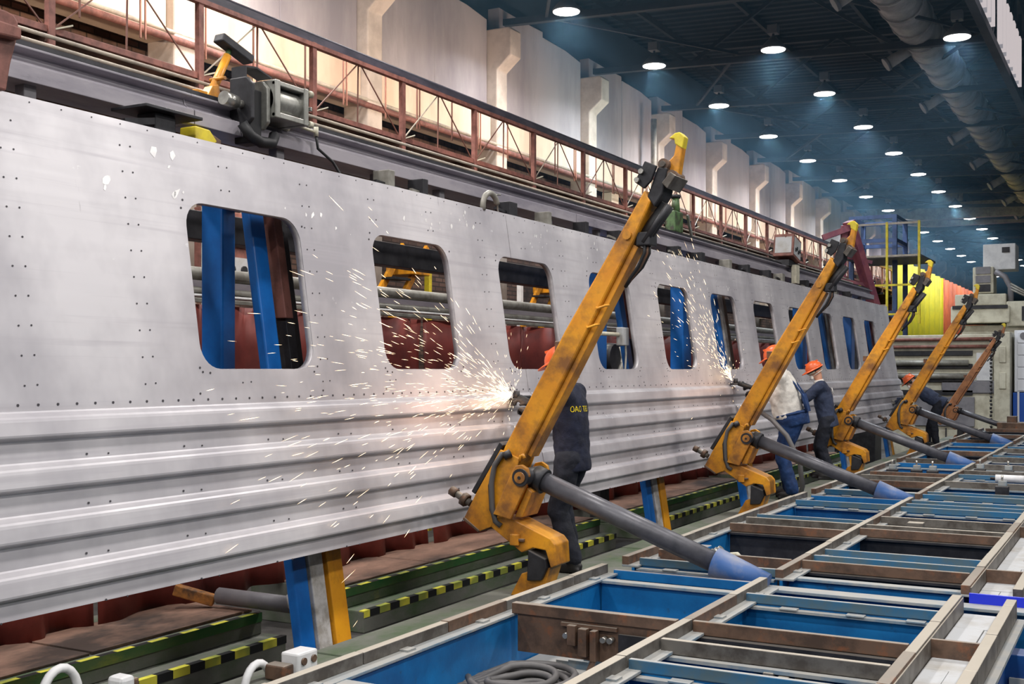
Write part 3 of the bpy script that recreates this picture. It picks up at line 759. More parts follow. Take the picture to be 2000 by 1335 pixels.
# yellow stair stringers and fittings seen through the windows
def stair(y, n):
    t = thing('yellow_stair', 'steep yellow steel stair seen through the %s carriage window' % ('second' if n == 0 else 'third'), 'stair', (-9.2, y, -.78))
    for dy in (0, .42):
        MB().bar((-9.2+dy*.3, y-1.6+dy, 1.2), (-9.2+dy*.3, y+.25+dy, 3.35), .05, .1).build('stringer', m_yel, t)
    MB().box(-9.4, -8.95, y+.1, y+.55, 2.93, 3.25).build('landing_box', m_yel, t, bev=.01)
    for k in range(6):
        MB().box(-9.22, -9.0, y-1.5+k*.31, y-1.1+k*.31, 1.4+k*.36, 1.43+k*.36).build('tread', m_dark, t)
    for yy in (y-.55, y+1.04):
        MB().bar((-9.3, yy, -.78), (-9.3, yy, 3.3), .08, .08).build('leg', m_white if yy < y else m_yelc, t)
stair(13.3, 0); stair(17.75, 1)
t = thing('instrument_panel', 'pinkish instrument board seen through the first carriage window', 'panel', (-9.2, 9.75, 2.0))
MB().box(-9.25, -9.15, 9.5, 10.6, 2.5, 3.4).build('board', m_rail, t, bev=.01)
for i in range(2):
    b = MB().box(-9.15, -9.11, 9.85, 10.5, 2.6+.4*i, 2.88+.4*i).build('gauge_plate', m_tile, t)
    for k in range(3): MB().cyl((-9.11, 9.95+.2*k, 2.74+.4*i), (-9.09, 9.95+.2*k, 2.74+.4*i), .05, n=10).build('dial', m_black, b)
MB().bar((-9.1, 9.55, -.78), (-9.1, 9.55, 3.4), .09, .09).build('standard', m_beige, t)
MB().bar((-9.2, 10.5, -.78), (-9.2, 10.5, 2.6), .09, .09).build('standard', m_beige, t)
t = thing('switch_box', 'white switch box with coiled hose seen through the fourth window', 'switch box', (-5.02, 11.65, 1.9))
MB().box(-5.07, -4.99, 11.58, 11.76, 1.86, 2.06).build('box', m_tile, t, bev=.01)
MB().cyl((-5.04, 11.1, 1.98), (-5.04, 11.58, 1.98), .022, n=8).build('conduit_arm', m_beige, t)
MB().tube([(-5.0, 11.68, 1.86), (-4.99, 11.67, 1.76), (-4.97, 11.6, 1.6), (-4.95, 11.55, 1.45)], .013, 6).build('hose', m_pipeg, t)
t = thing('dark_drive_unit', 'dark motor and pipework seen low through the fourth window', 'machine', (-6.35, 14.0, .8))
MB().box(-6.6, -6.2, 13.45, 14.5, 1.0, 1.95).build('housing', m_dark, t, bev=.04)
MB().cyl((-6.2, 13.8, 1.75), (-6.05, 13.8, 1.75), .18, n=14).build('flange', m_dark, t)
MB().tube([(-6.1, 13.7, 1.4), (-6.05, 13.9, 1.55), (-6.05, 14.1, 1.75), (-6.1, 14.1, 1.9)], .05, 8).build('bent_pipe', m_pipeg, t)
MB().box(-6.6, -6.45, 14.2, 14.5, -.40, 1.0).build('pedestal', m_dark, t)

# loose things in the gap below the panel
t = thing('prop_roller', 'grey roller with a yellow wooden end lying in the gap below the panel', 'roller', (-6.4, 7.4, -.4))
MB().cyl((-6.75, 7.22, -.28), (-5.95, 7.33, -.31), .07, n=12).build('roller_tube', m_grey, t)
MB().bar((-7.05, 7.02, -.22), (-6.78, 7.2, -.32), .10, .09).build('timber_end', M('worn_orange_wood', srgb(176, 116, 52), .7, 0, srgb(92, 66, 44), 9), t, bev=.01)
MB().tube([(-6.06, 7.28, -.22), (-6.02, 7.25, -.3), (-6.0, 7.32, -.4), (-5.98, 7.36, -.46)], .02, 6).build('tie_band', m_wpost, t)
for nm, lab, y, x in (('pipe_loop', 'white bent pipe loop rising at the very bottom left edge', 3.58, -4.3), ('pipe_loop', 'white bent pipe loop in front of the lower step, left of the twin hole block', 4.56, -4.0)):
    ZL = .12 if x < -4.2 else -.04
    pts = [(x, y-.10+.0*k, -.78) for k in range(1)]+[(x, y-.1, ZL)]+[(x, y-.1*math.cos(a), ZL+.13*math.sin(a)) for a in [R(18*k) for k in range(1, 10)]]+[(x, y+.1, ZL), (x, y+.14, -.78)]
    tag(MB().tube(pts, .021, 8).build(nm, m_white), lab, 'pipe')
t = thing('clevis_block', 'small white clevis block with two holes at the foot of the white post', 'block', (-3.9, 4.75, 0))
MB().box(-3.95, -3.83, 4.68, 4.84, 0.0, .13).build('body', m_white, t, bev=.012)
for y in (4.72, 4.80): MB().cyl((-3.83, y, .085), (-3.82, y, .085), .02, n=10).build('bore', m_brown, t)
MB().box(-3.99, -3.86, 4.60, 4.68, 0.0, .08).build('root', m_brown, t, bev=.01)
t = thing('stub_block', 'white stub with brown end poking up at the bottom left', 'block', (-4.0, 3.66, 0))
MB().box(-4.05, -3.95, 3.62, 3.70, 0, .24).build('stub', m_white, t, bev=.02)
MB().box(-4.04, -3.96, 3.70, 3.73, .1, .22).build('end_cap', m_brown, t, bev=.01)

# ------------------------------------------------------------------ maintenance walkway along the wall
def walkway():
    X = -9.5; Y0, Y1 = 6.0, 60.0
    t = thing('wall_walkway', 'long rusty railed walkway with cable tray along the concrete wall', 'walkway', (X, 30, 4.9))
    MB().box(X-.07, X, Y0, Y1, 4.93, 5.0).build('edge_channel', m_rail, t, bev=.005)
    MB().bar((X, Y0, 5.82), (X, Y1, 5.82), .06, .055).build('top_rail', m_rail, t)
    MB().box(X-.2, X-.02, Y0, Y1, 5.86, 5.96).build('cable_tray', m_tray, t)
    MB().cyl((X-.1, Y0, 6.0), (X-.1, Y1, 6.0), .02, n=6).build('tray_cable', m_tray, t)
    y = 7.8; n = 0
    while y < Y1:
        MB().box(X-.05, X+.02, y-.04, y+.04, 4.78, 5.86).build('post', m_rail, t, bev=.004)
        MB().bar((X-.02, y-1.0, 5.80), (X-.02, y-.06, 4.98), .014, .014).build('brace_rod', m_rod, t)
        MB().bar((X-.02, y+.06, 5.0), (X-.02, y+.95, 5.78), .014, .014).build('brace_rod', m_pipe if n % 2 else m_rod, t)
        MB().bar((X-.04, y+1.0, 4.95), (X-.04, y+1.02, 5.9), .016, .016).build('stay_rod', m_rod, t)
        for dy in (.42, .5, 1.55):
            MB().bar((X-1.4, y+dy, 5.7), (X-1.4, y+dy, 6.6), .02, .02).build('drop_wire', m_rod, t)
        MB().bar((X, y, 4.9), (X-2.6, y, 4.9), .09, .12).build('bracket_beam', m_rustd, t)
        MB().box(X-.2, X+.05, y-.12, y+.12, 4.70, 4.78).build('joint_plate', m_dark, t)
        MB().bar((X-.02, y+.05, 4.98), (X+.05, y+.22, 5.05), .04, .015).build('clip', m_beige, t)
        y += 2.06; n += 1
    y = Y0
    while y < Y1-.1:
        MB().box(X-2.9, X-.08, y, y+1.98, 4.97, 5.01).build('floor_board', m_rustd, t)
        y += 2.0
walkway()
for z, x, r_, lab in ((6.60, -12.9, .055, 'thick lower'), (6.72, -12.95, .035, 'thin upper')):
    o = long_pipe('wall_conduit', '%s service pipe along the bottom of the cream wall band' % lab, x, z, r_, m_rail if r_ > .05 else m_pipe, 4, 90)
def vert_pipe():
    tag(MB().cyl((-12.75, 31.9, 6), (-12.75, 31.9, 9.0), .09, n=10).build('downpipe', m_pipe), 'pale downpipe beside the fourth concrete column', 'pipe')
vert_pipe()

# ------------------------------------------------------------------ jig bed in the foreground
ZR = .30
def jig_bed(y0, y1, left, right, tray, n):
    t = thing('jig_bed_section', 'blue steel jig bed frame with cross bars, %s section from the camera' % ORD[n], 'jig', (-2.0, (y0+y1)/2, -.78), 'sections of the jig bed')
    # longitudinal beams and their machined top bars
    def rail(x0, x1, web, a, b, fl=.07):
        MB().box(web, web+.02, a, b, -.28, .225).build('beam_web', m_blue, t)
        MB().box(x0-.0, x1+fl, a, b, .225, .24).build('beam_flange', m_flange, t, bev=.003)
        MB().box(x0-.02, x1+.02, a, b, -.30, -.28).build('beam_foot', m_blued, t)
        y = a; k = 0
        while y < b-.05:
            e = min(y+random.choice((.62, .74, .88)), b)
            if b-e < .25: e = b
            MB().box(x0, x1, y+.003, e-.003, .24, ZR+random.uniform(-.004, .003)).build('rail_bar', m_bar if (k % 4) else m_brown, t, bev=.004)
            y = e; k += 1
        yy = a+.25
        while yy < b and fl:
            MB().box(x1, x1+.05, yy, yy+.07, .238, .25).build('rail_clip', m_flange, t); yy += .72
    rail(-3.205, -3.155, -3.13, y0, y1)
    rail(-2.12, -2.068, -2.09, y0, y1)
    rail(-.98, -.925, -.985, y0, y1, 0)
    def cross(xa, xb, y, kind):
        if kind == 'flange':
            MB().box(xa, xb, y-.04, y+.04, .215, .235).build('cross_flange', m_flange, t, bev=.003)
            MB().box(xa, xb, y-.01, y+.01, -.26, .215).build('cross_web', m_blue, t)
        elif kind == 'plate':
            MB().box(xa, xb, y-.025, y+.025, .24, ZR).build('cross_bar', m_brown, t, bev=.004)
            MB().box(xa+.03, xb-.03, y-.012, y+.012, .03, .24).build('brown_plate', m_brown, t, bev=.003)
        elif kind == 'blue':
            MB().box(xa, xb, y-.014, y+.014, .23, .285).build('cross_bar', m_teal, t, bev=.004)
            MB().box(xa, xb, y-.07, y-.02, .205, .22).build('cross_ledge', m_flange, t)
            MB().box(xa, xb, y-.005, y+.012, -.27, .23).build('cross_web', m_blue, t)
            for q in (.2, .55, .85):
                MB().box(xa+(xb-xa)*q, xa+(xb-xa)*q+.1, y-.08, y-.02, .22, .228).build('shim', m_flange, t)
        else:
            m2 = {'bar': m_bar, 'dark': m_brown}[kind]
            MB().box(xa, xb, y-.016, y+.016, .225, ZR-.004).build('cross_bar', m2, t, bev=.004)
            MB().box(xa, xb, y-.06, y+.03, .205, .222).build('cross_ledge', m_dark if kind == 'dark' else m_flange, t)
            MB().box(xa, xb, y-.008, y+.008, -.25, .205).build('cross_web', m_dark if kind == 'dark' else m_blue, t)
    for y, k in left: cross(-3.1, -2.13, y, k)
    for y, k in right: cross(-2.06, -.985, y, k)
    MB().box(-3.13, -2.07, y0, y1, -.31, -.295).build('bottom_sheet', m_blued, t)
    MB().box(-2.07, -.97, y0, y1, -.31, -.295).build('bottom_sheet', m_dark, t)
    # outer tray
    MB().box(-.93, -.62, y0, y1, .16, .18).build('tray_bed', m_flange, t)
    y = y0+.02; k = 0
    while y < y1-.1:
        e = min(y+tray[k % len(tray)], y1-.02)
        xm = -.80+.02*(k % 3)
        if k % 2: MB().box(-.915, -.695, y+.003, e-.003, .18, .197+random.uniform(-.003, .003)).build('tray_tile', m_tile, t, bev=.002)
        else:
            MB().box(-.915, xm-.002, y+.003, e-.003, .18, .198+random.uniform(-.003, .003)).build('tray_tile', m_tile, t, bev=.002)
            MB().box(xm+.002, -.695, y+.003, e-.003, .18, .197+random.uniform(-.003, .003)).build('tray_tile', m_tile, t, bev=.002)
        y = e; k += 1
    y = y0; k = 0
    while y < y1-.05:
        e = min(y+.78, y1)
        MB().box(-.69, -.635, y+.003, e-.003, .19, ZR+random.uniform(-.003, .003)).build('rail_bar', m_bar, t, bev=.004)
        y = e; k += 1
    MB().box(-.926, -.918, y0, y1, .16, .285).build('inner_strip', m_bar, t)
    yy = {0: 3.6, 1: 8.16, 2: 13.2, 3: 18.2, 4: 23.3}[n]
    while yy < y1:
        MB().box(-.922, -.692, yy-.012, yy+.012, .19, .285).build('tray_divider', m_brown, t, bev=.003); yy += 2.33
    MB().box(-.635, -.59, y0, y1, .17, .19).build('side_flange', m_flange, t)
    MB().box(-.66, -.64, y0, y1, -.28, .17).build('side_web', m_blued, t)
    yy = y0+.5
    while yy < y1:
        l = MB().box(-.66, -.5, yy, yy+.16, -.78, .12).build('leg', m_blued, t, bev=.006)
        MB().prism([(-.5, .12), (-.38, .12), (-.5, -.18)], 'y', yy+.07, yy+.09).build('gusset', m_blue, l)
        MB().box(-.62, -.32, yy-.02, yy+.18, -.05, .0).build('bracket', m_flange, l)
        MB().box(-3.24, -3.08, yy, yy+.16, -.78, -.3).build('leg', m_blued, t, bev=.006)
        yy += 1.9
    return t
bed = []
bed.append(jig_bed(2.2, 7.08, [(2.9, 'bar'), (4.06, 'flange'), (5.66, 'plate'), (6.86, 'flange')],
    [(3.4, 'bar'), (4.2, 'bar'), (4.86, 'blue'), (5.26, 'bar'), (5.71, 'dark'), (6.62, 'blue'), (6.84, 'flange')], (.5, .62, .36), 0))
bed.append(jig_bed(7.42, 12.28, [(7.5, 'blue'), (7.86, 'dark'), (9.5, 'dark'), (9.95, 'bar'), (10.28, 'blue'), (11.6, 'blue'), (11.95, 'flange')],
    [(7.55, 'flange'), (7.88, 'dark'), (8.2, 'blue'), (8.52, 'blue'), (9.7, 'dark'), (9.95, 'bar'), (10.3, 'flange'), (10.56, 'bar'), (11.5, 'blue'), (11.8, 'blue'), (12.1, 'blue')], (.42, .4, .55, .38), 1))
bed.append(jig_bed(12.62, 17.2, [(12.8, 'blue'), (13.35, 'flange'), (14.0, 'dark'), (14.66, 'bar'), (15.2, 'dark'), (16.7, 'flange')],
    [(12.75, 'blue'), (13.05, 'blue'), (13.5, 'flange'), (14.25, 'bar'), (14.8, 'flange'), (15.4, 'blue'), (15.9, 'bar'), (16.5, 'flange'), (17.0, 'bar')], (.5, .5), 2))
bed.append(jig_bed(17.55, 22.4, [(17.7, 'bar'), (18.4, 'flange'), (19.6, 'dark'), (20.6, 'flange'), (21.8, 'flange')],
    [(17.8, 'flange'), (18.5, 'bar'), (19.1, 'blue'), (19.8, 'flange'), (20.6, 'bar'), (21.3, 'blue'), (22.0, 'flange')], (.8,), 3))
bed.append(jig_bed(22.75, 27.6, [(22.9, 'dark'), (23.8, 'flange'), (24.9, 'dark'), (26.2, 'flange'), (27.4, 'dark')],
    [(23.0, 'flange'), (24.0, 'bar'), (25.2, 'blue'), (26.4, 'flange'), (27.4, 'dark')], (.9,), 4))
# transverse carriers in the gaps between the bed sections
for n, y in enumerate((7.25, 12.45, 17.38, 22.58)):
    t = thing('transverse_carrier', 'blue cross girder in the gap under clamp arm strut, %s from the camera' % ORD[n], 'girder', (-2.0, y, -.78), 'cross girders between bed sections')
    MB().box(-3.14, -.5, y-.07, y+.07, .19, .21).build('flange', m_flange, t, bev=.003)
    MB().box(-3.14, -.5, y-.012, y+.012, -.3, .19).build('web', m_blue, t)
    MB().box(-.92, -.5, y+.07, y+.085, .13, .27).build('end_plate', m_ultra, t, bev=.003)
    MB().box(-3.12, -2.14, y-.165, y-.13, .20, .26).build('side_plate', m_blue, t, bev=.003)
    MB().box(-3.14, -.5, y-.1, y+.1, -.78, -.3).build('pedestal', m_blued, t)

# fittings lying in the bed
def clamp_pair(name, label, x, y, z, mat):
    t = thing(name, label, 'clamp', (x, y, z))
    MB().box(x-.12, x-.07, y-.05, y-.01, z-.05, z+.06).build('jaw', mat, t, bev=.004)
    MB().box(x-.05, x+.0, y-.06, y-.01, z-.10, z+.05).build('jaw', mat, t, bev=.004)
    MB().box(x+.02, x+.055, y-.06, y-.01, z-.12, z+.045).build('jaw', mat, t, bev=.004)
    MB().box(x-.17, x+.16, y-.02, y, z+.045, z+.065).build('backing', mat, t)
    for q in (-.13, .09, .13):
        MB().cyl((x+q, y-.05, z), (x+q, y, z), .016, n=8).build('bolt', m_steel, t)
    MB().box(x+.17, x+.52, y-.02, y, z-.06, z+.035).build('arm_plate', m_dark, t)
    MB().cyl((x+.36, y-.035, z-.01), (x+.36, y-.02, z-.01), .016, n=8).build('bolt', m_steel, t)
    return t
t = clamp_pair('toggle_clamp', 'brown steel toggle clamp with drop lever on the brown cross plate', -2.62, 5.645, .16, m_brown)
MB().bar((-2.58, 5.61, .06), (-2.62, 5.57, -.06), .03, .02).build('lever', m_brown, t)
clamp_pair('toggle_clamp', 'small toggle clamp hanging under the cross bar in the right bay', -1.42, 5.24, .15, m_bar)
def hoses():
    names = ['outermost', 'second from outside', 'third from outside', 'middle', 'third from inside', 'second from inside', 'innermost']
    for i in range(7):
        ra = .30-.03*i; pts = []
        for k in range(19):
            a = R(-150+16*k)
            pts.append((-2.80+ra*.95*math.cos(a)+.012*math.sin(3*a+i), 5.20+ra*1.15*math.sin(a), -.035+.030*((i*2) % 3)+.008*math.sin(2*a+i)))
        p0 = pts[-1]; pts.append((p0[0]-.12, p0[1]-.10, -.03)); pts.append((p0[0]-.2, p0[1]-.35, -.04))
        tag(MB().tube(pts, .0185, 8).build('coiled_hose', m_hose), 'dark hose coiled below the brown cross plate, %s loop of the coil' % names[i], 'hose', 'coiled hoses in the near left bay')
    tag(MB().box(-3.1, -2.2, 4.7, 6.05, -.075, -.058).build('hose_tray', m_flange, bev=.002), 'grey sheet tray under the coiled hoses', 'tray')
hoses()
t = thing('shim_stack', 'loose grey shim plates beside the hoses under the brown plate', 'plates', (-2.75, 5.85, -.058))
for i in range(5): MB().box(-2.98+.085*i, -2.86+.085*i, 5.76+.02*(i % 2), 5.98, -.058, -.04+.014*i).build('shim', m_flange, t)
MB().cyl((-2.42, 5.8, -.058), (-2.42, 5.8, .05), .04, n=10).build('boss', m_blue, t)
def ram():
    t = thing('hydraulic_ram', 'dusty beige hydraulic ram with clevis lying in the left bay', 'ram', (-2.75, 8.35, 0))
    MB().box(-2.98, -2.84, 8.2, 8.5, .06, .2).build('blue_block', m_blue, t, bev=.01)
    MB().box(-3.1, -2.95, 7.95, 8.6, -.05, .235).build('blue_carrier', m_blue, t, bev=.008)
    MB().prism([(-2.84, .02), (-2.62, .02), (-2.60, .12), (-2.70, .22), (-2.84, .2)], 'y', 8.25, 8.3).build('clevis_cheek', m_beige, t, bev=.006)
    MB().prism([(-2.84, .02), (-2.62, .02), (-2.60, .12), (-2.70, .22), (-2.84, .2)], 'y', 8.42, 8.47).build('clevis_cheek', m_beige, t, bev=.006)
    MB().cyl((-2.73, 8.2, .08), (-2.73, 8.5, .08), .035, n=12).build('pin', m_dark, t)
    MB().cyl((-2.7, 8.36, .14), (-2.35, 8.36, -.05), .06, n=14).build('barrel', m_beige, t)
    MB().cyl((-2.36, 8.36, -.045), (-2.2, 8.36, -.13), .035, n=10).build('rod', m_beige, t)
    MB().box(-2.45, -2.15, 8.15, 8.5, -.3, -.06).build('seat_block', m_beige, t, bev=.01)
    for k in range(3):
        MB().cyl((-2.85, 8.22+.08*k, .2), (-2.8, 8.22+.08*k, .25), .03, n=8).build('union', m_steel, t)
ram()
for n, x in enumerate((-2.98, -2.72, -2.46, -2.22)):
    tag(MB().box(x, x+.09, 10.6, 10.72, .12, .21).build('rest_block', m_bar, bev=.008), 'small square rest block, %s of four across the left bay' % ORD[n], 'block', 'rest blocks in the left bay')
tag(MB().box(-3.05, -2.12, 10.6, 10.7, .07, .12).build('rest_rail', m_flange, bev=.004), 'thin rail carrying four square rest blocks', 'rail')
tag(MB().box(-1.75, -1.62, 10.05, 10.14, .235, .32).build('rest_block', m_bar, bev=.008), 'single square rest block on a cross rail in the right bay', 'block')
t = thing('white_roller', 'white roller lying across the right bay', 'roller', (-1.5, 15.2, .2))
MB().cyl((-1.6, 15.15, .27), (-1.28, 15.15, .27), .05, n=12).build('sleeve', m_white, t)
MB().cyl((-1.66, 15.15, .27), (-1.22, 15.15, .27), .018, n=8).build('axle', m_dark, t)
for n, (x, y) in enumerate(((-2.9, 15.6), (-2.6, 15.62), (-2.4, 15.6), (-1.9, 16.2), (-1.55, 16.1), (-1.4, 13.9))):
    t = thing('small_fixture', 'small grey clamp fixture sitting on the far bed, %s of six' % ORD[n], 'fixture', (x, y, .2), 'fixtures on the far bed')
    MB().box(x-.07, x+.07, y-.05, y+.05, .2, .3).build('body', m_dark, t, bev=.01)
    MB().box(x-.04, x+.05, y-.03, y+.03, .3, .36).build('jaw', m_flange, t, bev=.006)
    MB().cyl((x, y, .36), (x, y, .42), .012, n=8).build('screw', m_steel, t)
t = thing('end_stop_assembly', 'rusty end stop assembly with upright pin at the far end of the bed', 'end stop', (-2.0, 27.9, 0))
MB().box(-2.9, -1.2, 27.7, 28.3, -.78, .42).build('base', m_brown, t, bev=.01)
MB().cyl((-2.3, 27.9, .42), (-2.3, 27.9, .95), .06, n=10).build('pin', m_dark, t)
for x in (-2.7, -2.1, -1.8): MB().box(x, x+.2, 27.75, 28.0, .42, .56).build('lug', m_brown, t, bev=.01)

# ------------------------------------------------------------------ clamp arms with their struts
def make_arm(paint, name_label):
    t = thing('tilting_clamp', name_label, 'clamp arm', (-3.3, 7.25, -.2), 'tilting clamp arms along the bed')
    ya, yb = 7.16, 7.34
    P2 = lambda pts: pts[::-1]
    # main box tube (slightly chamfered at its lower end)
    MB().prism([(-4.19, .66), (-4.08, .62), (-3.86, .95), (-3.005, 2.47), (-2.88, 2.72), (-2.93, 2.80), (-3.52, 1.87), (-4.0, 1.05)], 'y', ya, yb).build('box_tube', paint, t, bev=.014)
    MB().prism([(-3.83, 1.0), (-3.02, 2.44), (-2.985, 2.42), (-3.80, .98)], 'y', ya+.03, yb-.03).build('under_rib', paint, t, bev=.004)
    MB().prism([(-4.0, 1.06), (-4.235, .70), (-4.265, .72), (-4.03, 1.085)], 'y', ya-.015, yb+.015).build('guard_pad', m_dark, t, bev=.006)
    # base plates either side
    base = [(-4.02, 1.03), (-4.22, .71), (-4.325, .52), (-4.20, .435), (-4.10, .475), (-4.04, .575), (-3.93, .80), (-3.86, .97)]
    for y in (ya-.022, yb): MB().prism(base, 'y', y, y+.022).build('base_plate', paint, t, bev=.004)
    MB().prism([(-4.33, .515), (-4.20, .43), (-4.19, .445), (-4.32, .535)], 'y', ya-.03, yb+.03).build('edge_strip', m_brown, t, bev=.004)
    lug = [(-4.05, .575), (-3.90, .88), (-3.87, .925), (-3.82, .935), (-3.775, .91), (-3.76, .86), (-3.79, .78), (-3.91, .545)]
    for y in (ya-.075, yb+.045): MB().prism(lug, 'y', y, y+.03).build('clevis_plate', paint, t, bev=.006)
    MB().cyl((-3.825, ya-.09, .845), (-3.825, yb+.09, .845), .062, n=20).build('pivot_ring', m_dark, t)
    MB().cyl((-3.825, ya-.1, .845), (-3.825, yb+.1, .845), .04, n=18).build('pivot_pin', paint, t)
    MB().cyl((-3.825, ya-.106, .845), (-3.825, ya-.1, .845), .012, n=10).build('grease_nipple', m_dark, t)
    MB().prism([(-3.90, .56), (-3.80, .77), (-3.76, .74), (-3.84, .56)], 'y', ya-.03, yb+.03).build('spacer_block', paint, t, bev=.006)
    MB().tube([(-3.855, ya-.03, .955), (-3.85, ya-.03, .99), (-3.83, ya-.03, 1.0), (-3.82, ya-.03, .975)], .014, 7).build('lifting_eye', paint, t)
    # cranked lower bracket and hook
    lb = [(-4.08, .555), (-3.9, .535), (-3.62, .425), (-3.585, .385), (-3.575, .24), (-3.62, .22), (-3.66, .34), (-3.76, .35), (-3.85, .31), (-4.10, .475)]
    MB().prism(lb, 'y', ya-.02, yb+.02).build('cranked_bracket', paint, t, bev=.008)
    MB().prism([(-3.79, .335), (-3.655, .28), (-3.645, .22), (-3.69, .13), (-3.80, .12)], 'y', ya-.035, yb+.035).build('grey_guard', m_dark, t, bev=.006)
    MB().prism([(-3.86, .16), (-3.74, .2), (-3.63, .22), (-3.67, .1), (-3.78, .0), (-3.95, 0.0)], 'y', ya+.0, yb-.0).build('hook_foot', paint, t, bev=.006)
    MB().box(-3.93, -3.86, ya-.05, ya-.02, .36, .44).build('stop_lug', paint, t, bev=.006)
    MB().box(-3.91, -3.82, ya-.045, ya-.02, .39, .41).build('stop_key', m_brown, t, bev=.004)
    # side nozzle with bolts
    MB().cyl((-4.46, 7.2, .71), (-4.3, 7.2, .625), .026, n=10).build('side_screw', m_bar, t)
    MB().cyl((-4.47, 7.2, .715), (-4.42, 7.2, .69), .036, n=6).cyl((-4.37, 7.2, .662), (-4.33, 7.2, .64), .05, n=6).build('lock_nut', m_brown, t)
    # hoses on the near face
    MB().tube([(-3.95, ya-.03, 1.0), (-3.99, ya-.05, 1.0), (-4.05, ya-.05, .92), (-4.075, ya-.05, .8), (-4.07, ya-.05, .62), (-4.05, ya-.04, .52), (-4.01, ya-.03, .49)], .02, 8).build('ribbed_hose', m_hose, t)
    MB().tube([(-4.0, ya-.03, .99), (-4.06, ya-.03, .9), (-4.1, ya-.03, .77), (-4.09, ya-.03, .6), (-4.05, ya-.02, .5)], .014, 7).build('black_hose', m_black, t)
    MB().cyl((-3.97, ya-.06, .985), (-3.93, ya-.03, 1.01), .03, n=10).build('hose_socket', m_dark, t)
    # sliding head
    MB().prism([(-2.92, 2.80), (-2.99, 2.85), (-2.915, 2.985), (-2.83, 2.945), (-2.87, 2.85)], 'y', ya-.03, ya-.004).build('bolted_plate', m_dark, t, bev=.006)
    for q, z in ((-2.935, 2.915), (-2.965, 2.86)):
        MB().cyl((q, ya-.055, z), (q, ya-.03, z), .018, n=8).build('bolt', m_steel, t)
    MB().prism([(-2.91, 2.75), (-2.835, 2.945), (-2.765, 2.93), (-2.80, 2.76), (-2.86, 2.68)], 'y', ya, yb).build('slide_block', m_dark, t, bev=.01)
    claw = [(-2.80, 2.97), (-2.745, 3.02), (-2.73, 3.09), (-2.735, 3.13), (-2.775, 3.135), (-2.735, 3.165), (-2.70, 3.168), (-2.67, 3.135), (-2.69, 3.02), (-2.715, 2.87), (-2.77, 2.88)]
    MB().prism(claw, 'y', 7.22, 7.29).build('claw', paint, t, bev=.008)
    MB().prism([(-2.735, 3.095), (-2.74, 3.13), (-2.778, 3.137), (-2.735, 3.168), (-2.70, 3.171), (-2.667, 3.137), (-2.683, 3.06)], 'y', 7.215, 7.295).build('claw_tip', m_yelc, t, bev=.006)
    for q, z in ((-2.80, 2.96), (-2.745, 2.88)):
        MB().cyl((q, 7.17, z), (q, 7.34, z), .038, n=14).build('claw_pin_boss', m_brown, t)
        MB().cyl((q, 7.15, z), (q, 7.36, z), .02, n=10).build('claw_pin', m_bar, t)
    MB().prism([(-2.80, 2.83), (-2.74, 2.9), (-2.70, 2.87), (-2.76, 2.79)], 'y', 7.14, 7.38).build('claw_cheek', m_bar, t, bev=.005)
    MB().cyl((-2.985, 7.25, 2.46), (-2.80, 7.25, 2.70), .05, n=14).build('head_cylinder', m_black, t)
    MB().cyl((-2.95, 7.2, 2.45), (-2.77, 7.2, 2.69), .024, n=10).build('head_rod', m_dark, t)
    MB().box(-3.0, -2.9, 7.18, 7.32, 2.43, 2.52).build('cylinder_lug', m_dark, t, bev=.008)
    for k in range(3):
        d = .022*k
        MB().tube([(-2.94+d*.3, 7.2+d, 2.46), (-2.945+d*.4, 7.2+d, 2.38), (-2.99+d*.3, 7.2+d, 2.29), (-3.06, 7.22+d*.5, 2.21), (-3.10, 7.24, 2.16)], .012, 7).build('head_hose', m_black if k != 1 else m_brown, t)
    for s in (.28, .46):
        q = Vector((-3.83, 0, 1.0)).lerp(Vector((-3.02, 0, 2.44)), .62+.5*(s-.28))
        MB().tube([(q.x-.02, ya-.005, q.z), (q.x-.01, ya-.02, q.z-.01), (q.x+.05, ya-.02, q.z+.01), (q.x+.06, ya+.02, q.z+.015)], .009, 6).build('hose_staple', paint, t)
    MB().cyl((-3.05, ya-.02, 2.5), (-3.05, ya, 2.5), .03, n=10).build('plug', paint, t)
    MB().box(-3.66, -3.6, yb-.06, yb+.0, 1.72, 1.80).build('upper_lug', m_brown, t, bev=.006)
    # strut
    MB().cyl((-3.80, 7.25, .835), (-2.44, 7.25, .325), .069, n=24).build('strut_tube', m_strut, t)
    MB().cyl((-3.80, 7.25, .835), (-3.72, 7.25, .805), .09, n=20).build('strut_head', m_dark, t)
    MB().cyl((-2.47, 7.25, .337), (-2.12, 7.25, .225), .102, .07, 20).build('strut_socket', m_sock, t)
    return t
arm0 = make_arm(m_yel, 'yellow tilting clamp arm with grey strut, nearest and largest of the row')
for y, lab in ((12.45, 'yellow tilting clamp arm in front of the worker in the white shirt'),
               (17.4, 'yellow tilting clamp arm right of the worker in slate jacket and goggles'),
               (22.7, 'yellow tilting clamp arm in front of the stooping worker')):
    dup(arm0, (-3.3, y, -.2), lab)
arm5 = make_arm(m_yelb, 'faded brown tilting clamp arm, farthest of the row, before the beige machine')
arm5.location = (-3.3, 27.9, -.2); arm5.scale = (.9, 1, .84)

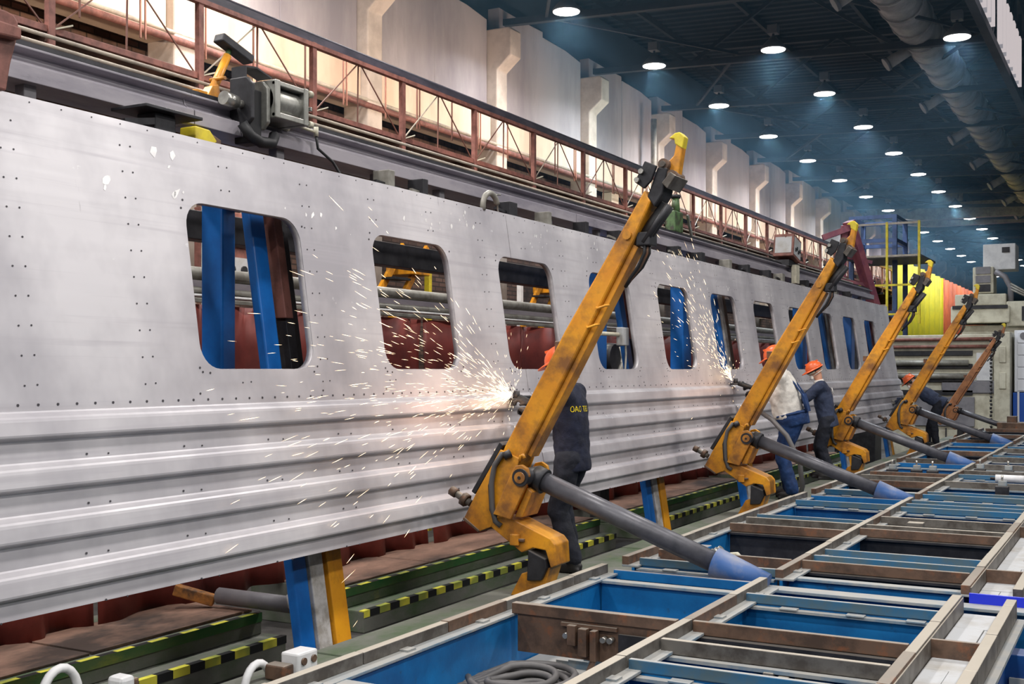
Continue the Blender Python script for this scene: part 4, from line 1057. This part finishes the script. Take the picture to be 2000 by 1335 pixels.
# ------------------------------------------------------------------ people
def ik(a, c, l1, l2, pole):
    a = Vector(a); c = Vector(c); d = c-a; L_ = min(d.length, (l1+l2)*.995); u = d.normalized()
    x = (l1*l1-l2*l2+L_*L_)/(2*L_); h = math.sqrt(max(l1*l1-x*x, 0))
    p = Vector(pole); p = (p-u*p.dot(u)).normalized()
    return a+u*x+p*h, a+u*L_
def remesh(o, vox, smooth=4, disp=0, dscale=.12):
    m = o.modifiers.new('remesh', 'REMESH'); m.mode = 'VOXEL'; m.voxel_size = vox; m.use_smooth_shade = True
    if smooth:
        s = o.modifiers.new('smooth', 'SMOOTH'); s.iterations = smooth; s.factor = .5
    if disp:
        tx = bpy.data.textures.get('cloth_folds') or bpy.data.textures.new('cloth_folds', 'CLOUDS'); tx.noise_scale = dscale; tx.noise_depth = 2
        d = o.modifiers.new('folds', 'DISPLACE'); d.texture = tx; d.strength = disp; d.mid_level = .5
    return o
def limb(mb, pts, rs, n=14):
    pts = [Vector(p) for p in pts]
    for i in range(len(pts)-1):
        mb.cyl(pts[i], pts[i+1], rs[i], rs[i+1], n)
    for p, r in zip(pts, rs): mb.ell(p, (r, r, r), 12, 8)
def person(label, loc, heading, H=1.78, lean=8, hands=((.05, .6, 1.2), (-.05, .55, 1.15)), top=None, trousers=None, glove=None,
           girth=1.0, head_pitch=20, head_yaw=0, feet=((.13, .02), (-.13, -.03)), pel_fwd=0.0, knee=.0, goggles=False, white_collar=False,
           dungaree=False, hem=-.12, gaunt=.8):
    t = thing('person', label, 'person', loc, None); t.rotation_euler = (0, 0, R(heading)); OFF[t.name] = Vector((0, 0, 0))
    k = H/1.78
    pz = .93*k-knee
    pel = Vector((0, pel_fwd, pz))
    ax = Matrix.Rotation(R(-lean), 3, 'X')
    up = ax @ Vector((0, 0, 1)); fw = ax @ Vector((0, 1, 0)); rt = Vector((1, 0, 0))
    T = lambda x, y, z: pel+rt*x*k+fw*y*k+up*z*k
    neck = T(0, .01, .53); sh = [T(.185*girth**.3, 0, .47), T(-.185*girth**.3, 0, .47)]
    hr = Matrix.Rotation(R(head_yaw), 3, 'Z') @ Matrix.Rotation(R(-head_pitch), 3, 'X')
    hc = neck+(up*.6+Vector((0, .15, .8))).normalized()*.165*k+Vector((0, .02, 0))
    HD = lambda x, y, z: hc+hr @ (Vector((x, y, z))*k)
    wr = []; el = []
    for i, (hx, hy, hz) in enumerate(hands):
        e, h_ = ik(sh[i], (hx, hy, hz), .30*k, .27*k, ((.5 if i == 0 else -.5), -.25, -1)); el.append(e); wr.append(h_)
    hips = [T(.095, 0, -.02), T(-.095, 0, -.02)]; ank = []; kn = []
    for i, (fx, fy) in enumerate(feet):
        a_, b_ = ik(hips[i], (fx, fy, .09*k), .44*k, .41*k, (fx*.3, 1, 0)); kn.append(a_); ank.append(b_)
    # body: one continuous surface
    b = MB()
    def ringpts(c, rx, ry, n=18): return [Vector(c)+rt*rx*math.cos(a)*k+fw*ry*math.sin(a)*k for a in [2*math.pi*i/n for i in range(n)]]
    b.loft([ringpts(T(0, 0, z), rx*.92, ry*.92) for z, rx, ry in ((-.08, .14, .1), (0, .16, .11), (.12, .145, .1), (.3, .165, .11), (.44, .15, .09), (.5, .08, .07))])
    limb(b, [T(0, 0, .46), neck, HD(0, -.01, -.06)], [.06*k, .055*k, .055*k])
    b.ell(HD(0, 0, .02), (.075*k, .095*k, .105*k), 18, 12, hr)
    b.ell(HD(0, .025, -.05), (.058*k, .07*k, .065*k), 14, 10, hr)
    b.ell(HD(0, .098, -.015), (.014*k, .02*k, .026*k), 8, 6, hr)
    for s in (1, -1): b.ell(HD(.076*s, -.005, -.005), (.012*k, .022*k, .034*k), 8, 6, hr)
    for i in range(2):
        limb(b, [sh[i], el[i], wr[i]], [.055*k, .042*k, .03*k]); limb(b, [hips[i], kn[i], ank[i]], [.08*k, .055*k, .04*k])
    remesh(b.build('body', m_skin, t), .0125, 3)
    # eyes and mouth
    for s in (1, -1): MB().ell(HD(.03*s, .088, .012), (.011*k, .008*k, .007*k), 8, 6, hr).build('eye', m_white, t)
    # upper garment
    b = MB(); g = girth
    b.loft([ringpts(T(0, .012*(g-1)*8 if .0 < z < .3 else 0, z), rx*(g if z < .42 else 1), ry*(g if z < .4 else 1)) for z, rx, ry in
            ((hem, .185, .135), (hem+.06, .187, .137), (.04, .18, .132), (.14, .178, .135), (.28, .192, .14), (.40, .195, .13), (.47, .165, .105), (.515, .095, .085), (.54, .075, .075))])
    for i in range(2):
        cuff = el[i].lerp(wr[i], .88)
        limb(b, [T(.12*(1 if i == 0 else -1), 0, .43), sh[i], sh[i].lerp(el[i], .5), el[i], cuff], [.1*k, .086*k, .074*k, .066*k, .052*k])
    j = remesh(b.build('shirt' if dungaree else 'jacket', top, t), .0135, 3, .03, .1)
    col_ = MB().loft([[neck+up*z*k+(rt*math.cos(a)*r_+fw*math.sin(a)*r_)*k for a in [2*math.pi*i/16 for i in range(16)]] for z, r_ in ((-.05, .085), (.0, .078), (.035, .072))])
    col_.build('collar', m_mask if white_collar else top, t)
    # trousers / dungarees
    b = MB()
    wst = [(-.1, .165, .125), (0, .172*g, .13*g), (.09, .172*g, .13*g)]
    if dungaree: wst = [(-.1, .175*g, .135*g), (0, .188*g, .15*g), (.06, .186*g, .15*g)]
    b.loft([ringpts(T(0, 0, z), rx, ry) for z, rx, ry in wst])
    for i in range(2):
        low = kn[i].lerp(ank[i], .95)
        limb(b, [hips[i]+Vector((0, 0, -.02)), hips[i].lerp(kn[i], .5), kn[i], kn[i].lerp(ank[i], .5), low], [.112*k*g**.4, .098*k*g**.3, .08*k, .078*k, .078*k])
    remesh(b.build('dungarees' if dungaree else 'trousers', trousers, t), .0135, 3, .035, .11)
    if dungaree:
        pts = lambda s: [T(.09*s, -.155*g, .05), T(.085*s, -.152*g, .2), T(.085*s, -.125, .38), T(.1*s, -.05, .5), T(.1*s, .06, .49), T(.09*s, .13*g, .36)]
        for s in (1, -1):
            m_ = MB(); q = pts(s)
            for a_, c_ in zip(q[:-1], q[1:]): m_.bar(a_, c_, .05, .014, fw)
            m_.build('brace_strap', trousers, t)
        MB().loft([ringpts(T(0, 0, z), .19*g, .155*g) for z in (.03, .05)]).build('waistband', trousers, t)
        MB().loft([[T(x, -.158*g-.0, z) for x, z in ((-.12, .03), (.12, .03), (.1, .24), (-.1, .24))], [T(x, -.135*g, z) for x, z in ((-.12, .03), (.12, .03), (.1, .24), (-.1, .24))]]).build('back_bib', trousers, t)
    # boots
    for i in range(2):
        a_ = ank[i]; bt = MB()
        bt.ell((a_.x, a_.y+.055, .05), (.05, .14, .055), 14, 8); bt.cyl((a_.x, a_.y, .03), (a_.x, a_.y, .17), .055, .055, 12)
        bt.box(a_.x-.045, a_.x+.045, a_.y-.065, a_.y+.175, .0, .03)
        remesh(bt.build('boot', m_boot, t), .011, 2)
    # hands: palm, four curled fingers, thumb
    for i in range(2):
        d = (wr[i]-el[i]).normalized(); s = 1 if i == 0 else -1
        side = d.cross(Vector((0, 0, 1))).normalized(); nz = side.cross(d).normalized()
        hb = MB(); w0 = wr[i]
        limb(hb, [el[i].lerp(wr[i], gaunt), w0], [(.05 if gaunt > .5 else .07)*k, .042*k])
        for q in (-.028, -.009, .010, .028): limb(hb, [w0+side*q*.7, w0+d*.085+side*q], [.024, .021], 8)
        for q, ln in ((-.032, .032), (-.011, .040), (.011, .042), (.032, .036)):
            p0 = w0+d*.085+side*q; p1 = p0+d*ln-nz*.006; p2 = p1+d*ln*.45-nz*ln*.75; p3 = p2-d*ln*.25-nz*ln*.55
            limb(hb, [p0, p1, p2, p3], [.0125, .0115, .0105, .009], 8)
        ps = -side*s; p0 = w0+d*.025+ps*.022; p1 = p0+d*.03+ps*.022-nz*.012; p2 = p1+d*.026-nz*.018+ps*.002
        limb(hb, [p0, p1, p2], [.018, .014, .011], 8)
        remesh(hb.build('gloved_hand' if glove else 'hand', glove or m_skin, t), .0062, 2)
    # helmet
    dome = MB(); tilt = hr @ Matrix.Rotation(R(4), 3, 'X')
    rings = []
    for q in range(9):
        a0 = R(90*q/8); r0 = max(math.cos(a0), .03); zz = math.sin(a0)
        rings.append([HD(0, 0, .045)+tilt @ (Vector((.108*r0*math.cos(a), .132*r0*math.sin(a)-.004, .122*zz))*k) for a in [2*math.pi*i/24 for i in range(24)]])
    dome.loft(rings); h = dome.build('helmet', m_orange, t)
    br = MB(); up2 = tilt @ Vector((0, 0, 1))
    def rim(f0, z):
        return [HD(0, 0, .045)+tilt @ (Vector((.108*f0*math.cos(a), .132*f0*math.sin(a)+(.05 if f0 > 1.05 and math.sin(a) > .2 else 0)*max(math.sin(a), 0), z))*k) for a in [2*math.pi*i/24 for i in range(24)]]
    br.loft([rim(.98, .012), rim(1.14, -.004), rim(1.15, -.012), rim(.96, .0)], True, False); br.build('brim', m_orange, h)
    MB().bar(HD(0, 0, .045)+tilt @ (Vector((0, -.11, .09))*k), HD(0, 0, .045)+tilt @ (Vector((0, .09, .105))*k), .03*k, .02*k, up2).build('crest_ridge', m_orange, h)
    MB().loft([rim(.97, -.03), rim(.97, .0)], True, True).build('headband', m_black, h)
    # respirator
    rp = MB().ell(HD(0, .088, -.048), (.042*k, .035*k, .042*k), 12, 8, hr).cyl(HD(.03, .1, -.06), HD(.052, .115, -.07), .02*k, n=10).cyl(HD(-.03, .1, -.06), HD(-.052, .115, -.07), .02*k, n=10)
    remesh(rp.build('respirator', m_mask, t), .006, 2)
    MB().tube([HD(.02, .095, -.045), HD(.072, .02, -.035), HD(.06, -.08, -.03), HD(0, -.1, -.03), HD(-.06, -.08, -.03), HD(-.072, .02, -.035), HD(-.02, .095, -.045)], .006, 6).build('mask_strap', m_mask, t)
    if goggles:
        gg = MB().tube([HD(.075, .02, .012), HD(.055, .085, .014), HD(0, .102, .014), HD(-.055, .085, .014), HD(-.075, .02, .012)], .022*k, 8)
        gg.build('goggles', m_glass, t)
        MB().tube([HD(.076, .02, .012), HD(.065, -.07, .016), HD(0, -.1, .016), HD(-.065, -.07, .016), HD(-.076, .02, .012)], .012*k, 7).build('goggle_strap', m_black, t)
    else:
        MB().ell(HD(.088, .0, .0), (.02*k, .036*k, .045*k), 10, 8, hr).build('ear_muff', m_black, t)
        MB().ell(HD(-.088, .0, .0), (.02*k, .036*k, .045*k), 10, 8, hr).build('ear_muff', m_black, t)
    return t, j, T, fw, up

def back_text(t, j, T, body, size, z, mat, k=-.135):
    cu = bpy.data.curves.new('lettering', 'FONT'); cu.body = body; cu.size = size; cu.align_x = 'CENTER'; cu.align_y = 'CENTER'; cu.extrude = .0
    o = bpy.data.objects.new('tmp_text', cu); COL.objects.link(o)
    dg = bpy.context.evaluated_depsgraph_get(); me = bpy.data.meshes.new_from_object(o.evaluated_get(dg)); bpy.data.objects.remove(o)
    bm = bmesh.new(); bm.from_mesh(me)
    bmesh.ops.triangulate(bm, faces=bm.faces); bmesh.ops.subdivide_edges(bm, edges=[e for e in bm.edges if e.calc_length() > .02], cuts=2, use_grid_fill=True)
    p = T(-.075, -.26, z)
    for v in bm.verts: v.co = Vector((p.x+v.co.x*.86, p.y, p.z+v.co.y*1.1))
    bm.to_mesh(me); bm.free(); me.materials.append(mat); me.name = 'lettering'
    n = bpy.data.objects.new('back_lettering', me); COL.objects.link(n); n.parent = t
    s = n.modifiers.new('wrap', 'SHRINKWRAP'); s.target = j; s.wrap_method = 'PROJECT'; s.use_project_x = False; s.use_project_y = True; s.use_project_z = False
    s.use_positive_direction = True; s.use_negative_direction = False; s.offset = .004
    return n

def local(loc, heading, p):
    d = Matrix.Rotation(R(-heading), 3, 'Z') @ (Vector(p)-Vector(loc)); return tuple(d)
# worker 1: cutting with a grinder behind the nearest arm
l1 = (-4.02, 8.32, 0); h1 = 96
p1, j1, T1, fw1, up1 = person('worker in orange helmet and navy jacket with yellow back lettering, grinding behind nearest arm', l1, h1, 1.79, 4,
    (local(l1, h1, (-4.50, 8.52, 1.30)), local(l1, h1, (-4.44, 8.36, 1.25))), m_navy, m_trs, m_glove, 1.02, 26, 0, ((.13, .06), (-.13, -.05)), hem=-.15)
back_text(p1, j1, T1, 'ОАО ТВЗ', .056, .33, m_text)
# worker 2: white shirt and dungarees
l2 = (-3.84, 14.2, 0); h2 = 96
p2, j2, T2, fw2, up2_ = person('stout worker in white shirt and blue dungarees grinding beside the second arm', l2, h2, 1.92, 13,
    (local(l2, h2, (-4.45, 14.62, 1.36)), local(l2, h2, (-4.42, 14.38, 1.30))), m_shirt, m_dung, m_glove, 1.3, 30, 0, ((.15, .05), (-.15, -.03)), dungaree=True, hem=-.02, gaunt=.15)
# worker 3: slate jacket
l3 = (-4.08, 17.0, 0); h3 = 104
p3, j3, T3, fw3, up3 = person('worker in slate jacket, goggles and white respirator standing between second and third arms', l3, h3, 1.74, 12,
    (local(l3, h3, (-4.6, 17.0, 1.32)), local(l3, h3, (-4.55, 16.8, 1.30))), m_navy2, m_trs, m_gloveg, 1.05, 32, 10, ((.12, .05), (-.12, -.04)), goggles=True, white_collar=True, hem=-.16)
MB().cyl(T3(.02, -.150, .36), T3(.02, -.160, .36), .05, n=18).build('back_emblem', m_mask, p3)
# worker 4: stooping at the far end
l4 = (-3.9, 25.2, 0); h4 = 96
p4, j4, T4, fw4, up4 = person('worker in orange helmet and dark jacket stooping at the far end of the panel', l4, h4, 1.78, 58,
    (local(l4, h4, (-4.62, 25.3, .95)), local(l4, h4, (-4.6, 25.1, .9))), m_navy2, m_trs, m_gloveg, 1.08, 45, 0, ((.13, .1), (-.13, -.1)), pel_fwd=-.15, hem=-.12)

def grinder(label, c, back, hoff):
    c = Vector(c); back = Vector(back)
    t = thing('angle_grinder', label, 'power tool', tuple(c))
    d = (back-c).normalized(); s = d.cross(Vector((0, 0, 1))).normalized()
    MB().cyl(c+d*.09, back, .034, .03, 12).build('motor_body', m_black, t)
    MB().cyl(c+d*.03-Vector((0, 0, .03)), c+d*.03+Vector((0, 0, .05)), .035, .028, 12).build('gear_head', m_dark, t)
    MB().cyl(c+d*.03-Vector((0, 0, .034)), c+d*.03-Vector((0, 0, .030)), .062, n=20).build('cutting_disc', m_bar, t)
    MB().loft([[c+d*.03+Vector((math.cos(a)*r_, math.sin(a)*r_, z)) for a in [R(18*i) for i in range(20)]] for r_, z in ((.069, -.036), (.071, -.015), (.03, -.01))], True, False).build('guard', m_dark, t)
    MB().cyl(c+d*.05, c+d*.05+s*hoff, .016, n=10).build('side_handle', m_black, t)
    return t
grinder('black angle grinder throwing sparks in the hands of the nearest worker', (-4.715, 8.62, 1.375), (-4.44, 8.48, 1.30), -.13)
grinder('black angle grinder throwing sparks held by the worker in white', (-4.735, 14.66, 1.44), (-4.45, 14.55, 1.36), -.13)
tag(MB().tube([(-4.2, 14.15, 1.05), (-4.02, 13.95, .98), (-3.78, 13.75, .8), (-3.62, 13.72, .5), (-3.6, 13.78, .2), (-3.66, 13.85, .05), (-3.75, 14.1, .025), (-3.9, 14.6, .025)], .03, 9).build('air_hose', m_hose), 'grey air hose looping past the blue dungarees to the floor', 'hose')

# sparks: incandescent chips thrown off the cutting points
def sparks(name, label, src, main, n, spread, reach, power, seed):
    rnd = random.Random(seed); b = MB(); src = Vector(src)
    for i in range(n):
        q = rnd.random()
        el_ = rnd.gauss(main[0], spread[0]); out_ = abs(rnd.gauss(main[1], spread[1]))
        if q < .10: el_ = rnd.uniform(-60, 110); out_ = rnd.uniform(0, 30)
        d = Vector((math.sin(R(out_)), -math.cos(R(el_))*math.cos(R(out_)), math.sin(R(el_)))).normalized()
        far = reach*(.35 if q < .10 else 1)*(1-.5*min(abs(el_-main[0])/60, 1))
        s = far*(rnd.random()**1.55)*rnd.uniform(.7, 1.2)+.02
        p = src+d*s+Vector((.01, 0, -.03*s*s+rnd.gauss(0, .03)*s))
        if p.x < XP(p.z)+.06: p.x = XP(p.z)+.06+rnd.random()*.05
        ln = rnd.uniform(.03, .13)*(1.5 if q > .6 else 1)*(.35 if q < .1 else 1); r_ = rnd.uniform(.0006, .0014)*(1.4 if rnd.random() < .12 else 1)
        dd = (d+Vector((0, 0, -.06*s+rnd.gauss(0, .05)))).normalized()
        a = dd.cross(Vector((1, 0, 0))).normalized()*r_; c = dd.cross(a).normalized()*r_
        p2 = p+dd*ln
        b.add([p, p+dd*ln*.5+a, p+dd*ln*.5-a*.5+c*.86, p+dd*ln*.5-a*.5-c*.86, p2], [(0, 2, 1), (0, 3, 2), (0, 1, 3), (4, 1, 2), (4, 2, 3), (4, 3, 1)])
    o = b.build(name, m_spark, kind='stuff', fix=False); tag(o, label, 'sparks')
    light('spark_light', 'POINT', tuple(src+Vector((.16, -.2, .0))), power, (1, .55, .28), .06)
    light('spark_light', 'POINT', tuple(src+Vector((.35, -.9, .02))), power*3.4, (1, .56, .38), .2)
sparks('grinding_sparks', 'broad fan of orange sparks flying left from the nearest grinder', (-4.72, 8.58, 1.38), (7, 2), 820, (13, 4), 3.4, 1.3, 3)
sparks('grinding_sparks', 'narrow upward spray of sparks from the grinder of the worker in white', (-4.74, 14.58, 1.45), (27, 2), 420, (9, 3), 3.0, .7, 5)

# ------------------------------------------------------------------ far end of the hall
def tower():
    t = thing('access_tower', 'blue and yellow steel access tower behind the far end of the panel', 'tower', (-7.6, 35, -.78))
    xs = (-8.3, -6.95); ys = (34.2, 36.0)
    for x in xs:
        for y in ys:
            MB().bar((x, y, -.78), (x, y, 6.5), .14, .14).build('upright', m_tower, t)
    for z in (6.45, 5.7, 3.4):
        for y in ys: MB().bar((xs[0], y, z), (xs[1], y, z), .12, .12).build('cross_beam', m_tower, t)
        for x in xs: MB().bar((x, ys[0], z), (x, ys[1], z), .12, .12).build('cross_beam', m_tower, t)
    MB().box(-8.3, -6.0, 33.2, 36, 5.05, 5.12).build('platform', m_grey, t)
    t.location = (-7.6, 38.6, -.78)
    for x in (-7.0, -6.05):
        MB().bar((x, 33.2, 3.0), (x, 33.2, 6.15), .07, .07).build('ladder_stile', m_yelc, t)
    for z in (3.3, 4.2, 5.1, 6.1):
        MB().bar((-8.3, 33.2, z), (-6.05, 33.2, z), .06, .06).build('guard_rail', m_yelc if z < 5 else m_pipe, t)
tower()
def red_frame():  # raking legs
    t = thing('plum_gantry_leg', 'plum coloured raking gantry leg behind the second clamp arm', 'gantry', (-6.3, 28.2, -.78))
    t.location = (-6.2, 29.9, -.78)
    MB().bar((-6.6, 27.6, 5.3), (-6.0, 28.6, 2.6), .26, .2).build('raker', m_purple, t, bev=.01)
    MB().bar((-6.7, 27.6, 5.2), (-6.9, 28.0, 2.6), .16, .14).build('raker', m_purple, t, bev=.01)
    MB().bar((-7.2, 27.4, 4.9), (-6.4, 27.7, 5.2), .16, .14).build('head_beam', m_purple, t)
    for z in (3.1, 3.9, 4.5): MB().bar((-6.95, 27.9, z), (-6.15, 28.2, z-.2), .07, .08).build('rung', m_purple, t)
    MB().box(-7.0, -6.0, 27.8, 28.6, -.78, 2.7).build('base', m_dark, t, bev=.02)
red_frame()
def screen(name, label, x, y0, y1, z1, mat):
    vs = []; fs = []; n = int((y1-y0)*4)
    for i in range(n+1):
        y = y0+(y1-y0)*i/n; xx = x+.09*math.sin(y*4.2)
        vs += [(xx, y, -.78), (xx, y, z1)]
    fs = [(2*i, 2*i+2, 2*i+3, 2*i+1) for i in range(n)]
    o = MB().add(vs, fs, True).build(name, mat, fix=False); o.modifiers.new('s', 'SOLIDIFY').thickness = .02
    tag(o, label, 'screen')
screen('welding_screen', 'tall yellow welding screen beyond the machines', -9.0, 48.6, 61.5, 6.2, m_weldy)
screen('welding_screen', 'tall orange welding screen beyond the yellow one', -9.0, 61.6, 80, 6.2, m_weldo)
def gantry_machine():
    t = thing('machining_gantry', 'grey green machining head with white cabinet on top behind the beige machine', 'machine', (-3.6, 35.5, 2.2))
    MB().box(-4.35, -3.35, 35.0, 36.2, 4.35, 4.95+.0).build('top_cabinet', m_beige, t, bev=.02) if False else None
    MB().box(-4.05, -3.2, 35.2, 36.2, 4.42, 5.15).build('top_cabinet', m_white, t, bev=.02)
    MB().box(-3.55, -3.35, 35.18, 35.2, 4.9, 5.05).build('fan_grille', m_dark, t)
    MB().box(-4.3, -3.75, 35.0, 35.8, 3.75, 4.5).build('spindle_column', m_beige, t, bev=.03)
    for z in (3.8, 4.05, 4.3): MB().box(-4.22, -3.83, 34.97, 35.0, z, z+.2).build('bellows_plate', m_grey if z > 4 else m_dark, t)
    MB().box(-4.75, -3.4, 34.8, 36.2, 3.4, 3.72).build('saddle', m_beige, t, bev=.03)
    MB().box(-4.85, -3.3, 34.7, 36.2, 2.9, 3.38).build('carriage', m_beige, t, bev=.03)
    MB().box(-4.8, -3.35, 34.66, 34.7, 3.3, 3.4).build('slide_way', m_dark, t)
    MB().box(-3.4, -1.2, 34.8, 35.6, 2.8, 3.5).build('cross_rail', m_beige, t, bev=.03)
    MB().box(-3.0, -2.2, 34.76, 34.8, 2.95, 3.35).build('window_slot', m_dark, t)
    MB().tube([(-3.7, 35.0, 4.35), (-3.45, 34.95, 4.2), (-3.3, 34.95, 3.9), (-3.3, 34.95, 3.5)], .08, 9).build('cable_trunk', m_grey, t)
    for k in range(3): MB().tube([(-3.3, 34.9, 4.0-.08*k), (-2.9, 34.9, 3.75-.06*k), (-2.4, 34.9, 3.72-.05*k), (-1.8, 34.9, 3.6-.05*k)], .03, 7).build('drag_cable', m_pipeg, t)
    MB().box(-4.6, -1.2, 35.0, 36.2, -.78, 2.85).build('bed', m_beige, t, bev=.02)
gantry_machine()
def beige_machine():
    t = thing('beige_press_machine', 'large beige and grey machine housing with pipes beyond the far arms', 'machine', (-4.6, 33.6, -.78))
    MB().box(-6.4, -3.25, 33.4, 34.4, -.78, 2.55).build('housing', m_beige, t, bev=.02)
    for z in (2.42, 2.22): MB().cyl((-6.4, 33.3, z), (-3.4, 33.3, z), .05, n=10).build('header_pipe', m_rail, t)
    for z in (1.98, 1.62, 1.25, .9): MB().box(-6.35, -4.1, 33.34, 33.4, z, z+.13).build('louvre', m_dark, t)
    for z in (1.78, 1.42): MB().cyl((-6.35, 33.3, z), (-4.2, 33.3, z), .08, n=10).build('pipe', m_pipeg, t)
    MB().box(-5.6, -4.05, 33.33, 33.4, .05, .85).build('access_panel', m_grey, t, bev=.01)
    MB().box(-4.0, -3.6, 33.33, 33.4, 1.3, 2.05).build('notice_sheet', m_white, t)
    MB().box(-4.9, -3.3, 33.34, 33.4, .95, 1.3).build('tank_lip', m_grey, t, bev=.03)
    for k in range(6): MB().box(-5.6+k*.4, -5.57+k*.4, 33.36, 33.4, -.7, .0).build('seam', m_dark, t)
    MB().box(-3.55, -3.15, 33.2, 34.4, -.78, 2.6).build('corner_post', m_beige, t, bev=.02)
    for z in (1.3, 2.0): MB().box(-3.42, -3.25, 33.17, 33.2, z-.22, z+.22).build('hatch', m_yelc, t, bev=.03) if False else MB().box(-3.42, -3.25, 33.17, 33.2, z-.22, z+.22).build('hatch', m_beige, t, bev=.03)
    b = MB()
    for k in range(26):
        b.cyl((-3.62, 33.15, 2.4-k*.1), (-3.62+.02*(k % 2), 33.15, 2.33-k*.1), .03, n=6)
    b.build('chain', m_dark, t)
beige_machine()
def cabinet():
    t = thing('drawer_cabinet', 'white drawer cabinet on a blue base at the right edge beyond the bed', 'cabinet', (-2.3, 34.0, -.78))
    MB().box(-3.08, -1.6, 33.6, 34.6, 1.0, 2.65).build('body', m_cab, t, bev=.01)
    for k in range(5): 
        d = MB().box(-3.0, -1.68, 33.56, 33.6, 1.03+.32*k, 1.32+.32*k).build('drawer', m_cab, t, bev=.008)
        MB().box(-2.5, -2.2, 33.54, 33.56, 1.17+.32*k, 1.2+.32*k).build('handle', m_grey, d)
    MB().cyl((-2.85, 33.52, 2.5), (-2.85, 33.56, 2.5), .09, n=14).build('round_vent', m_grey, t)
    MB().box(-3.12, -1.6, 33.6, 34.6, -.78, .98).build('blue_base', M('cabinet_blue', srgb(20, 82, 176), .45), t, bev=.01)
    MB().bar((-2.98, 33.58, -.78), (-2.98, 33.58, 1.0), .05, .04).build('edge_strip', m_cab, t)
cabinet()
def crane():
    t = thing('overhead_crane', 'pale overhead crane bridge spanning the far roof', 'crane', (-5, 63, 9.6))
    for y in (61.5, 64.5):
        MB().prism([(-12.6, 9.55), (-10.0, 9.2), (6, 9.2), (6, 10.0), (-12.6, 10.0)], 'y', y, y+.5).build('bridge_girder', m_pipeg, t)
    for k in range(8):
        MB().bar((-12+k*2, 61.6, 10.05), (-12+k*2, 64.8, 10.05), .15, .1).build('tie', m_truss, t)
    MB().box(-12.6, -12.2, 60.8, 65.7, 9.45, 9.8).build('end_carriage', m_pipeg, t)
    MB().box(-9.5, -8.0, 61.5, 65, 10.05, 10.6).build('trolley', m_pipeg, t, bev=.03)
crane()

# ------------------------------------------------------------------ welding haze hanging under the roof
def haze():
    m = bpy.data.materials.new('welding_haze'); m.use_nodes = True; nt = m.node_tree
    for n in list(nt.nodes):
        if n.type == 'BSDF_PRINCIPLED': nt.nodes.remove(n)
    v = nt.nodes.new('ShaderNodeVolumeScatter'); v.inputs['Color'].default_value = (.34, .68, 1.0, 1)
    v.inputs['Density'].default_value = .0055; v.inputs['Anisotropy'].default_value = .25
    nt.links.new(v.outputs[0], nt.nodes['Material Output'].inputs['Volume'])
    o = MB().box(-13.1, 11.5, 12, 115, 5.9, 11.0).build('welding_haze', m, kind='stuff')
    tag(o, 'thin blue welding haze hanging under the roof around the lamps', 'haze')
haze()
